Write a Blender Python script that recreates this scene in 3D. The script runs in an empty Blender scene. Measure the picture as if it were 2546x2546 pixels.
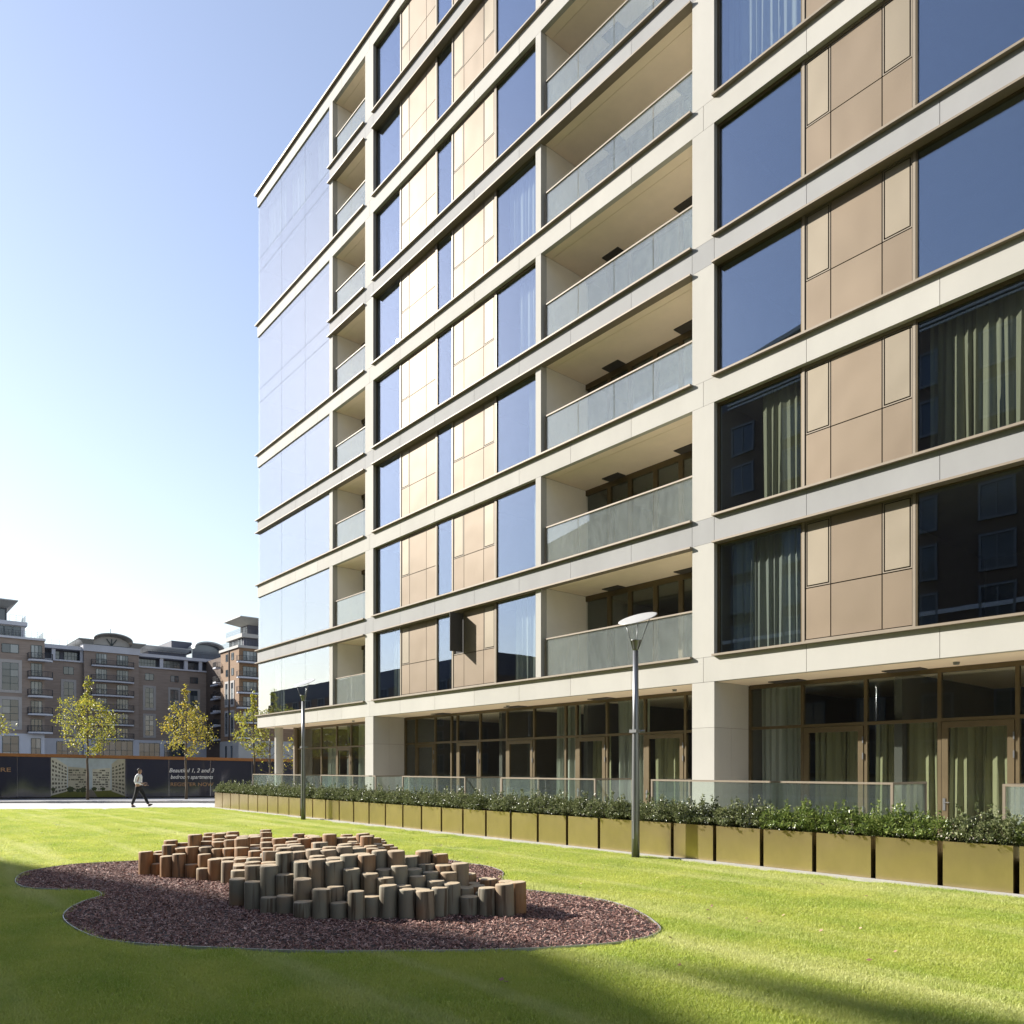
import bpy, bmesh, math, random
import numpy as np
from mathutils import Vector, Matrix

random.seed(7)
rng = np.random.default_rng(11)
SC = bpy.context.scene
COL = SC.collection
R = math.radians

# ------------------------------------------------------------------ camera
cam_d = bpy.data.cameras.new('camera')
cam = bpy.data.objects.new('camera', cam_d)
COL.objects.link(cam)
cam.location = (0.0, 0.0, 1.75)
cam.rotation_euler = (R(90), 0, R(49.762))
cam_d.sensor_width = 36.0
cam_d.sensor_fit = 'HORIZONTAL'
cam_d.lens = 27.12
cam_d.shift_y = 0.2506
cam_d.clip_start = 0.1
cam_d.clip_end = 3000
SC.camera = cam

# ------------------------------------------------------------------ light
SUN = Vector((-0.744, -0.465, 0.479)).normalized()
world = bpy.data.worlds.new('World')
SC.world = world
world.use_nodes = True
wn = world.node_tree
sky = wn.nodes.new('ShaderNodeTexSky')
sky.sky_type = 'NISHITA'
sky.sun_disc = False
sky.sun_elevation = math.asin(SUN.z)
sky.sun_rotation = math.atan2(SUN.x, SUN.y)
sky.air_density = 1.6
sky.dust_density = 0.4
sky.ozone_density = 3.2
wbg = wn.nodes['Background']
wbg.inputs['Strength'].default_value = 0.056
hs = wn.nodes.new('ShaderNodeHueSaturation')          # whole sky a little paler and less cyan
hs.inputs['Saturation'].default_value = 0.78
tn = wn.nodes.new('ShaderNodeMix')
tn.data_type = 'RGBA'; tn.blend_type = 'MULTIPLY'
tn.inputs[0].default_value = 1.0
tn.inputs[7].default_value = (1.03, 0.965, 1.03, 1)
wn.links.new(sky.outputs[0], hs.inputs['Color'])
wn.links.new(hs.outputs[0], tn.inputs[6])
wn.links.new(tn.outputs[2], wbg.inputs[0])
sun_d = bpy.data.lights.new('sun', 'SUN')
sun_d.energy = 3.2
sun_d.angle = R(0.53)
sun_d.color = (1.0, 0.95, 0.87)
sun = bpy.data.objects.new('sun', sun_d)
COL.objects.link(sun)
sun.location = (-60, -40, 60)
sun.rotation_euler = SUN.to_track_quat('Z', 'Y').to_euler()

SC.view_settings.view_transform = 'Standard'
SC.view_settings.look = 'None'
SC.view_settings.exposure = 1.85
SC.view_settings.gamma = 1.0
SC.view_settings.use_curve_mapping = False
SC.render.engine = 'CYCLES'
cy = SC.cycles
cy.max_bounces = 8
cy.diffuse_bounces = 4
cy.glossy_bounces = 4
cy.transmission_bounces = 4
cy.transparent_max_bounces = 16
cy.caustics_reflective = False
cy.caustics_refractive = False
cy.sample_clamp_indirect = 6.0
try:
    cy.use_denoising = True
    cy.denoiser = 'OPENIMAGEDENOISE'
    cy.denoising_input_passes = 'RGB_ALBEDO_NORMAL'
    cy.denoising_prefilter = 'ACCURATE'
except Exception:
    pass

# ------------------------------------------------------------------ materials
MATS = {}


def newmat(name):
    m = bpy.data.materials.new(name)
    m.use_nodes = True
    nt = m.node_tree
    b = nt.nodes['Principled BSDF']
    MATS[name] = m
    return m, nt, b


def N(nt, t, **kw):
    n = nt.nodes.new(t)
    for k, v in kw.items():
        setattr(n, k, v)
    return n


def noise_col(nt, b, col, var, scale, stretch=(1, 1, 1), detail=5, col2=None, obj=False, inp='Base Color'):
    """base colour broken up by noise: col +- var, or towards col2"""
    if obj:
        tc = N(nt, 'ShaderNodeTexCoord'); src = tc.outputs['Object']
    else:
        g = N(nt, 'ShaderNodeNewGeometry'); src = g.outputs['Position']
    mp = N(nt, 'ShaderNodeMapping')
    mp.inputs['Scale'].default_value = stretch
    nt.links.new(src, mp.inputs[0])
    nz = N(nt, 'ShaderNodeTexNoise')
    nz.inputs['Scale'].default_value = scale
    nz.inputs['Detail'].default_value = detail
    nz.inputs['Roughness'].default_value = 0.62
    nt.links.new(mp.outputs[0], nz.inputs['Vector'])
    mr = N(nt, 'ShaderNodeMapRange')
    mr.inputs[1].default_value = 0.3
    mr.inputs[2].default_value = 0.7
    nt.links.new(nz.outputs['Fac'], mr.inputs[0])
    mx = N(nt, 'ShaderNodeMix', data_type='RGBA')
    c2 = col2 if col2 else tuple(min(1, c * (1 + var)) for c in col)
    c1 = col if col2 else tuple(c * (1 - var) for c in col)
    mx.inputs[6].default_value = (*c1, 1)
    mx.inputs[7].default_value = (*c2, 1)
    nt.links.new(mr.outputs[0], mx.inputs[0])
    if inp:
        nt.links.new(mx.outputs[2], b.inputs[inp])
    return mx, nz, mp


def bump(nt, b, scale, strength, dist=0.01, stretch=(1, 1, 1), detail=4, obj=False):
    if obj:
        tc = N(nt, 'ShaderNodeTexCoord'); src = tc.outputs['Object']
    else:
        g = N(nt, 'ShaderNodeNewGeometry'); src = g.outputs['Position']
    mp = N(nt, 'ShaderNodeMapping')
    mp.inputs['Scale'].default_value = stretch
    nt.links.new(src, mp.inputs[0])
    nz = N(nt, 'ShaderNodeTexNoise')
    nz.inputs['Scale'].default_value = scale
    nz.inputs['Detail'].default_value = detail
    nt.links.new(mp.outputs[0], nz.inputs['Vector'])
    bp = N(nt, 'ShaderNodeBump')
    bp.inputs['Strength'].default_value = strength
    bp.inputs['Distance'].default_value = dist
    nt.links.new(nz.outputs['Fac'], bp.inputs['Height'])
    nt.links.new(bp.outputs[0], b.inputs['Normal'])
    return bp


def rand_tint(nt, b, amount):
    """each object a slightly different brightness"""
    lk = b.inputs['Base Color'].links
    src = lk[0].from_socket if lk else None
    oi = N(nt, 'ShaderNodeObjectInfo')
    mr = N(nt, 'ShaderNodeMapRange')
    mr.inputs[3].default_value = 1 - amount
    mr.inputs[4].default_value = 1 + amount
    nt.links.new(oi.outputs['Random'], mr.inputs[0])
    vm = N(nt, 'ShaderNodeVectorMath', operation='SCALE')
    if src:
        nt.links.new(src, vm.inputs[0])
    else:
        vm.inputs[0].default_value = b.inputs['Base Color'].default_value[:3]
    nt.links.new(mr.outputs[0], vm.inputs['Scale'])
    nt.links.new(vm.outputs[0], b.inputs['Base Color'])


def simple(name, col, rough=0.6, metal=0.0, var=0.0, scale=4.0, stretch=(1, 1, 1), bmp=0.0, bscale=40.0, tint=0.0, spec=None, col2=None, obj=False):
    m, nt, b = newmat(name)
    b.inputs['Base Color'].default_value = (*col, 1)
    b.inputs['Roughness'].default_value = rough
    b.inputs['Metallic'].default_value = metal
    if spec is not None:
        b.inputs['Specular IOR Level'].default_value = spec
    if var or col2:
        noise_col(nt, b, col, var, scale, stretch, col2=col2, obj=obj)
    if bmp:
        bump(nt, b, bscale, bmp, stretch=stretch, obj=obj)
    if tint:
        rand_tint(nt, b, tint)
    return m


simple('stone_cream', (0.4, 0.387, 0.35), 0.8, var=0.055, scale=0.9, stretch=(1, 1, 0.45), bmp=0.08, bscale=60, tint=0.04, spec=0.25)
simple('stone_grey', (0.29, 0.29, 0.286), 0.8, var=0.065, scale=0.9, stretch=(1, 1, 0.45), bmp=0.08, bscale=60, tint=0.04, spec=0.25)
simple('soffit_stone', (0.86, 0.72, 0.57), 0.8, var=0.05, scale=1.2, tint=0.02)  # soffit stone paled so the colour carries missing bounced light
simple('balcony_stone_fill', (0.72, 0.68, 0.6), 0.85, var=0.04, scale=1.2)  # same stone as the facade, paled to paint in bounced light
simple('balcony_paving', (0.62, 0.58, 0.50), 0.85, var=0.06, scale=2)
simple('spandrel_grey', (0.045, 0.045, 0.055), 1.0, spec=0.0)
simple('bronze_trim', (0.205, 0.168, 0.122), 0.6, 0.15, var=0.06, scale=3)
simple('bronze_frame', (0.125, 0.095, 0.052), 0.42, 0.4, var=0.08, scale=3)
simple('dark_gap', (0.02, 0.018, 0.016), 0.8)
simple('vent_black', (0.05, 0.043, 0.035), 0.7)
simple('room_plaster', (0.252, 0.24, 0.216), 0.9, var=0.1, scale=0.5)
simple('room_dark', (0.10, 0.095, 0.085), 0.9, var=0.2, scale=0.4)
simple('concrete_kerb', (0.36, 0.347, 0.31), 0.85, var=0.12, scale=5, bmp=0.2, bscale=80)
simple('paving_pale', (0.444, 0.438, 0.426), 0.85, var=0.06, scale=1.2, bmp=0.1, bscale=30)
simple('terrace_paving', (0.66, 0.6, 0.5), 0.85, var=0.1, scale=2)
simple('gravel_strip', (0.252, 0.252, 0.264), 0.9, var=0.25, scale=6)
simple('ground_far', (0.28, 0.27, 0.25), 0.9, var=0.15, scale=0.2)
simple('soil', (0.035, 0.026, 0.02), 0.95, var=0.4, scale=20)
simple('lamp_metal', (0.216, 0.222, 0.228), 0.38, 0.75, var=0.05, scale=3)
simple('lamp_white', (0.42, 0.42, 0.41), 0.35)
simple('copper_strip', (0.36, 0.155, 0.053), 0.5, 0.2, var=0.06, scale=2)
simple('text_white', (0.85, 0.85, 0.85), 0.5)
simple('window_white', (0.15, 0.155, 0.17), 0.7)
simple('text_copper', (0.42, 0.24, 0.12), 0.5)
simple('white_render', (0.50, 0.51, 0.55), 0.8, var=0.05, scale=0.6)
simple('white_lit', (0.384, 0.372, 0.347), 0.8, var=0.05, scale=0.6)  # second copy of white_render, sun warmth put into the colour
simple('stone_surround', (0.36, 0.34, 0.32), 0.85, var=0.06, scale=0.8)
simple('frame_dark', (0.022, 0.045, 0.05), 0.45)
simple('rail_dark', (0.03, 0.032, 0.038), 0.5, 0.3)
simple('roof_lead', (0.42, 0.43, 0.41), 0.6, var=0.08, scale=0.7)
simple('roof_dark', (0.07, 0.075, 0.10), 0.7)
simple('skin', (0.325, 0.195, 0.137), 0.55)
simple('shirt', (0.75, 0.75, 0.77), 0.8, var=0.04, scale=14)
simple('trousers', (0.008, 0.008, 0.01), 0.8)
simple('shoes', (0.012, 0.011, 0.011), 0.35)
simple('hair', (0.03, 0.026, 0.024), 0.6)
simple('bark', (0.105, 0.081, 0.056), 0.9, var=0.3, scale=14, stretch=(1, 1, 0.25), bmp=0.4, bscale=30)
simple('steel_edging', (0.42, 0.42, 0.40), 0.45, 0.6)
simple('sculpt_white', (0.42, 0.42, 0.408), 0.6)

# brick of the far blocks: fine brown courses, broken in long horizontal streaks
for nm, c1, c2 in (('brick_brown', (0.225, 0.178, 0.146), (0.31, 0.252, 0.212)),
                   ('brick_sunlit', (0.19, 0.115, 0.066), (0.25, 0.165, 0.10)),  # same far brick, with the sunlit wing's warm light put into its colour
                   ('brick_dark', (0.085, 0.06, 0.045), (0.125, 0.09, 0.068))):
    m, nt, b = newmat(nm)
    b.inputs['Roughness'].default_value = 0.9
    noise_col(nt, b, c1, 0, 1.1, (0.35, 0.35, 3.5), detail=8, col2=c2)

# satin champagne cladding
for nm, c in (('cladding_metal', (0.198, 0.154, 0.108)), ('vent_metal', (0.235, 0.20, 0.148))):
    m, nt, b = newmat(nm)
    b.inputs['Metallic'].default_value = 0.24
    b.inputs['Roughness'].default_value = 0.60
    b.inputs['Specular IOR Level'].default_value = 0.22
    noise_col(nt, b, c, 0.035, 0.9, (1, 1, 0.5))
    bump(nt, b, 0.9, 0.10, dist=0.30, detail=1)
    rand_tint(nt, b, 0.06)

# satin brass planters
m, nt, b = newmat('planter_brass')
b.inputs['Metallic'].default_value = 0.9
b.inputs['Roughness'].default_value = 0.29
noise_col(nt, b, (0.50, 0.40, 0.215), 0.08, 2.2, (1, 1, 0.6))
bump(nt, b, 1.7, 0.12, dist=0.10, detail=2)
rand_tint(nt, b, 0.05)

m, nt, b = newmat('planter_side')
b.inputs['Metallic'].default_value = 0.6
b.inputs['Roughness'].default_value = 0.5
noise_col(nt, b, (0.20, 0.13, 0.07), 0.1, 4)


def glass(name, r0, tint, gloss=(1, 1, 1), wav=0.012, haze=0.0, hazecol=(0.6, 0.68, 0.68), power=5.0, wscale=0.7):
    m = bpy.data.materials.new(name)
    m.use_nodes = True
    nt = m.node_tree
    nt.nodes.clear()
    out = N(nt, 'ShaderNodeOutputMaterial')
    lw = N(nt, 'ShaderNodeLayerWeight')
    lw.inputs['Blend'].default_value = 0.5
    pw = N(nt, 'ShaderNodeMath', operation='POWER')
    nt.links.new(lw.outputs['Facing'], pw.inputs[0])
    pw.inputs[1].default_value = power
    mr = N(nt, 'ShaderNodeMapRange')
    mr.inputs[3].default_value = r0
    mr.inputs[4].default_value = 1.0
    nt.links.new(pw.outputs[0], mr.inputs[0])
    tr = N(nt, 'ShaderNodeBsdfTransparent')
    tr.inputs[0].default_value = (*tint, 1)
    gl = N(nt, 'ShaderNodeBsdfGlossy')
    gl.inputs['Color'].default_value = (*gloss, 1)
    gl.inputs['Roughness'].default_value = 0.0
    if wav:
        g = N(nt, 'ShaderNodeNewGeometry')
        nz = N(nt, 'ShaderNodeTexNoise')
        nz.inputs['Scale'].default_value = wscale
        nz.inputs['Detail'].default_value = 1.0
        nt.links.new(g.outputs['Position'], nz.inputs['Vector'])
        bp = N(nt, 'ShaderNodeBump')
        bp.inputs['Strength'].default_value = 1.0
        bp.inputs['Distance'].default_value = wav
        nt.links.new(nz.outputs['Fac'], bp.inputs['Height'])
        nt.links.new(bp.outputs[0], gl.inputs['Normal'])
    body = tr
    if haze:
        df = N(nt, 'ShaderNodeBsdfDiffuse')
        df.inputs[0].default_value = (*hazecol, 1)
        tl = N(nt, 'ShaderNodeBsdfTranslucent')
        tl.inputs[0].default_value = (*hazecol, 1)
        m1 = N(nt, 'ShaderNodeMixShader')
        m1.inputs[0].default_value = 0.5
        nt.links.new(df.outputs[0], m1.inputs[1])
        nt.links.new(tl.outputs[0], m1.inputs[2])
        g2 = N(nt, 'ShaderNodeNewGeometry')
        mp = N(nt, 'ShaderNodeMapping')
        mp.inputs['Scale'].default_value = (1, 1, 0.35)
        n2 = N(nt, 'ShaderNodeTexNoise')
        n2.inputs['Scale'].default_value = 9
        n2.inputs['Detail'].default_value = 6
        nt.links.new(g2.outputs['Position'], mp.inputs[0])
        nt.links.new(mp.outputs[0], n2.inputs['Vector'])
        mr2 = N(nt, 'ShaderNodeMapRange')
        mr2.inputs[1].default_value = 0.35
        mr2.inputs[2].default_value = 0.65
        mr2.inputs[3].default_value = haze * 0.85
        mr2.inputs[4].default_value = haze * 1.15
        nt.links.new(n2.outputs['Fac'], mr2.inputs[0])
        m2 = N(nt, 'ShaderNodeMixShader')
        nt.links.new(mr2.outputs[0], m2.inputs[0])
        nt.links.new(tr.outputs[0], m2.inputs[1])
        nt.links.new(m1.outputs[0], m2.inputs[2])
        body = m2
    mx = N(nt, 'ShaderNodeMixShader')
    nt.links.new(mr.outputs[0], mx.inputs[0])
    nt.links.new(body.outputs[0], mx.inputs[1])
    nt.links.new(gl.outputs[0], mx.inputs[2])
    nt.links.new(mx.outputs[0], out.inputs[0])
    MATS[name] = m
    return m


glass('window_glass', 0.15, (0.88, 0.91, 0.90), (0.68, 0.80, 1.0), 0.0012, power=2.8)
glass('corner_glass', 0.27, (0.88, 0.91, 0.90), (0.88, 0.94, 1.0), 0.001, power=4.5)
glass('shop_glass', 0.06, (0.90, 0.93, 0.91), (0.95, 0.98, 1.0), 0.0015)
glass('rail_glass', 0.085, (0.92, 0.955, 0.945), (0.92, 0.97, 1.0), 0.001, haze=0.16, hazecol=(0.76, 0.83, 0.82))
glass('terrace_glass', 0.05, (0.86, 0.91, 0.88), (0.95, 0.98, 1.0), 0.002, haze=0.05)


def pane_far(name, c1, c2):
    m, nt, b = newmat(name)
    b.inputs['Roughness'].default_value = 0.12
    b.inputs['Specular IOR Level'].default_value = 0.9
    oi = N(nt, 'ShaderNodeObjectInfo')
    mx = N(nt, 'ShaderNodeMix', data_type='RGBA')
    mx.inputs[6].default_value = (*c1, 1)
    mx.inputs[7].default_value = (*c2, 1)
    pw = N(nt, 'ShaderNodeMath', operation='POWER')
    pw.inputs[1].default_value = 2.6
    nt.links.new(oi.outputs['Random'], pw.inputs[0])
    nt.links.new(pw.outputs[0], mx.inputs[0])
    nt.links.new(mx.outputs[2], b.inputs['Base Color'])


pane_far('far_pane', (0.03, 0.042, 0.055), (0.30, 0.32, 0.32))
pane_far('far_glass_dark', (0.03, 0.04, 0.055), (0.09, 0.11, 0.14))


def leafmat(name, c1, c2, scale=9.0, trans=0.35, rough=0.45, c3=None):
    m = bpy.data.materials.new(name)
    m.use_nodes = True
    nt = m.node_tree
    b = nt.nodes['Principled BSDF']
    out = nt.nodes['Material Output']
    b.inputs['Roughness'].default_value = rough
    mx, nz, mp = noise_col(nt, b, c1, 0, scale, detail=3, col2=c2)
    src = mx.outputs[2]
    tl = N(nt, 'ShaderNodeBsdfTranslucent')
    if c3:
        g = N(nt, 'ShaderNodeNewGeometry')
        mr = N(nt, 'ShaderNodeMapRange')
        mr.inputs[1].default_value = 0.62
        mr.inputs[2].default_value = 1.0
        nt.links.new(g.outputs['Random Per Island'], mr.inputs[0])
        m3 = N(nt, 'ShaderNodeMix', data_type='RGBA')
        nt.links.new(mr.outputs[0], m3.inputs[0])
        nt.links.new(src, m3.inputs[6])
        m3.inputs[7].default_value = (*c3, 1)
        src = m3.outputs[2]
        nt.links.new(src, b.inputs['Base Color'])
    nt.links.new(src, tl.inputs[0])
    ms = N(nt, 'ShaderNodeMixShader')
    ms.inputs[0].default_value = trans
    nt.links.new(b.outputs[0], ms.inputs[1])
    nt.links.new(tl.outputs[0], ms.inputs[2])
    nt.links.new(ms.outputs[0], out.inputs[0])
    MATS[name] = m
    return m


leafmat('hedge_leaf', (0.085, 0.108, 0.042), (0.165, 0.19, 0.08), 5.0, 0.28, 0.26, c3=(0.36, 0.37, 0.20))
leafmat('hedge_leaf_bright', (0.09, 0.14, 0.03), (0.19, 0.25, 0.06), 5.0, 0.3, 0.28, c3=(0.34, 0.38, 0.12))
leafmat('tree_leaf', (0.24, 0.27, 0.035), (0.36, 0.345, 0.05), 0.9, 0.45, 0.5, c3=(0.46, 0.37, 0.05))
leafmat('tree_leaf_gold', (0.29, 0.28, 0.035), (0.42, 0.36, 0.05), 0.9, 0.45, 0.5, c3=(0.50, 0.34, 0.045))
leafmat('grass_blade', (0.325, 0.435, 0.06), (0.56, 0.59, 0.13), 0.8, 0.5, 0.5, c3=(0.62, 0.62, 0.19))
_nt = MATS['grass_blade'].node_tree                       # paler lanes left by the mower, running along the planters
_g = N(_nt, 'ShaderNodeNewGeometry'); _mp = N(_nt, 'ShaderNodeMapping'); _mp.inputs['Scale'].default_value = (0.10, 1.25, 0)
_mp.inputs['Rotation'].default_value = (0, 0, R(-5))
_nz = N(_nt, 'ShaderNodeTexNoise'); _nz.inputs['Scale'].default_value = 1.0; _nz.inputs['Detail'].default_value = 3
_mr = N(_nt, 'ShaderNodeMapRange'); _mr.inputs[1].default_value = 0.50; _mr.inputs[2].default_value = 0.68; _mr.inputs[4].default_value = 0.75
_nt.links.new(_g.outputs['Position'], _mp.inputs[0]); _nt.links.new(_mp.outputs[0], _nz.inputs['Vector']); _nt.links.new(_nz.outputs['Fac'], _mr.inputs[0])
_b = _nt.nodes['Principled BSDF']; _src = _b.inputs['Base Color'].links[0].from_socket
_mx = N(_nt, 'ShaderNodeMix', data_type='RGBA'); _mx.inputs[7].default_value = (0.66, 0.66, 0.30, 1)
_nt.links.new(_mr.outputs[0], _mx.inputs[0]); _nt.links.new(_src, _mx.inputs[6])
for _l in list(_nt.links):
    if _l.from_socket == _src and _l.to_node != _mx:
        _nt.links.new(_mx.outputs[2], _l.to_socket)

# lawn soil sheet: same greens, streaked by the mower
m, nt, b = newmat('lawn_ground')
b.inputs['Roughness'].default_value = 0.9
noise_col(nt, b, (0.16, 0.20, 0.027), 0, 6.0, (1, 1, 1), detail=8, col2=(0.23, 0.27, 0.04))

m, nt, b = newmat('mulch_ground')
b.inputs['Roughness'].default_value = 0.95
noise_col(nt, b, (0.035, 0.022, 0.02), 0, 30.0, detail=6, col2=(0.075, 0.05, 0.045))

m, nt, b = newmat('bark_chip')
b.inputs['Roughness'].default_value = 0.75
g = N(nt, 'ShaderNodeNewGeometry')
cr = N(nt, 'ShaderNodeValToRGB')
e = cr.color_ramp.elements
e[0].position = 0.0; e[0].color = (0.115, 0.047, 0.036, 1)
e[1].position = 1.0; e[1].color = (0.54, 0.36, 0.29, 1)
x = e.new(0.6); x.color = (0.27, 0.132, 0.10, 1)
nt.links.new(g.outputs['Random Per Island'], cr.inputs[0])
nt.links.new(cr.outputs[0], b.inputs['Base Color'])

# logs: debarked softwood, each post its own mix of orange and weathered grey, front cluster's shade painted in as grey
m, nt, b = newmat('log_wood')
b.inputs['Roughness'].default_value = 0.75
mx, nz, mp = noise_col(nt, b, (0.215, 0.10, 0.036), 0, 7.0, (3.0, 3.0, 0.35), detail=6, col2=(0.30, 0.165, 0.07), obj=True, inp=None)
oi = N(nt, 'ShaderNodeObjectInfo')
n2 = N(nt, 'ShaderNodeTexNoise'); n2.inputs['Scale'].default_value = 3.0
tc = N(nt, 'ShaderNodeTexCoord')
va = N(nt, 'ShaderNodeVectorMath', operation='ADD')
nt.links.new(tc.outputs['Object'], va.inputs[0])
nt.links.new(oi.outputs['Location'], va.inputs[1])
nt.links.new(va.outputs[0], n2.inputs['Vector'])
wa = N(nt, 'ShaderNodeAttribute', attribute_type='OBJECT', attribute_name='wear_shade')
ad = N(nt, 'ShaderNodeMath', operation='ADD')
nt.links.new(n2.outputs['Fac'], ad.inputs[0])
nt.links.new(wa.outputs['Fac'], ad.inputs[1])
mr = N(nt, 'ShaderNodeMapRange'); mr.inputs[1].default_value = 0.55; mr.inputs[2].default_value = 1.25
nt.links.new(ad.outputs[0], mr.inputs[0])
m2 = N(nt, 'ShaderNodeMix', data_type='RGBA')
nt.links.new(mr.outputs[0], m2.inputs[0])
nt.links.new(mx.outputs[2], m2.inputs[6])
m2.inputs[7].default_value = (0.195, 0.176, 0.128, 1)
n3 = N(nt, 'ShaderNodeTexNoise'); n3.inputs['Scale'].default_value = 5.0; n3.inputs['Detail'].default_value = 3
mp3 = N(nt, 'ShaderNodeMapping'); mp3.inputs['Scale'].default_value = (2.6, 2.6, 0.18)
nt.links.new(va.outputs[0], mp3.inputs[0]); nt.links.new(mp3.outputs[0], n3.inputs['Vector'])
mr3 = N(nt, 'ShaderNodeMapRange'); mr3.inputs[1].default_value = 0.56; mr3.inputs[2].default_value = 0.66
nt.links.new(n3.outputs['Fac'], mr3.inputs[0])
m4 = N(nt, 'ShaderNodeMix', data_type='RGBA')           # dark checks and damp streaks down the grain
nt.links.new(mr3.outputs[0], m4.inputs[0]); nt.links.new(m2.outputs[2], m4.inputs[6])
m4.inputs[7].default_value = (0.075, 0.052, 0.03, 1)
nt.links.new(m4.outputs[2], b.inputs['Base Color'])
bump(nt, b, 18, 0.35, stretch=(2.5, 2.5, 0.2), obj=True)

m, nt, b = newmat('log_top')
b.inputs['Roughness'].default_value = 0.8
noise_col(nt, b, (0.36, 0.27, 0.165), 0, 16.0, detail=6, col2=(0.48, 0.39, 0.265))

# hoarding: glossy navy foil, slightly wavy
m, nt, b = newmat('hoarding_navy')
b.inputs['Base Color'].default_value = (0.045, 0.047, 0.072, 1)
b.inputs['Roughness'].default_value = 0.10
b.inputs['Specular IOR Level'].default_value = 0.9
bump(nt, b, 0.8, 0.5, dist=0.16, stretch=(1, 1, 0.3), detail=1)

# curtains
for nm, c, t in (('curtain_cream', (0.48, 0.47, 0.33), 0.35), ('curtain_pale', (0.50, 0.52, 0.46), 0.35), ('curtain_olive', (0.30, 0.29, 0.17), 0.3)):
    m = bpy.data.materials.new(nm); m.use_nodes = True
    nt = m.node_tree
    b = nt.nodes['Principled BSDF']
    b.inputs['Base Color'].default_value = (*c, 1)
    b.inputs['Roughness'].default_value = 0.9
    tl = N(nt, 'ShaderNodeBsdfTranslucent'); tl.inputs[0].default_value = (*c, 1)
    ms = N(nt, 'ShaderNodeMixShader'); ms.inputs[0].default_value = t
    nt.links.new(b.outputs[0], ms.inputs[1]); nt.links.new(tl.outputs[0], ms.inputs[2])
    nt.links.new(ms.outputs[0], nt.nodes['Material Output'].inputs[0])
    MATS[nm] = m
for nm, c in (('print_sky', (0.45, 0.52, 0.56)), ('print_cream', (0.46, 0.43, 0.33)), ('print_pale', (0.58, 0.56, 0.46)),
              ('print_window', (0.10, 0.095, 0.07)), ('print_lawn', (0.14, 0.15, 0.035)), ('print_tree', (0.05, 0.065, 0.025)),
              ('print_path', (0.20, 0.18, 0.15))):
    simple(nm, c, 0.35, var=0.12, scale=3)

# ------------------------------------------------------------------ builders
ORG = {}


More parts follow.
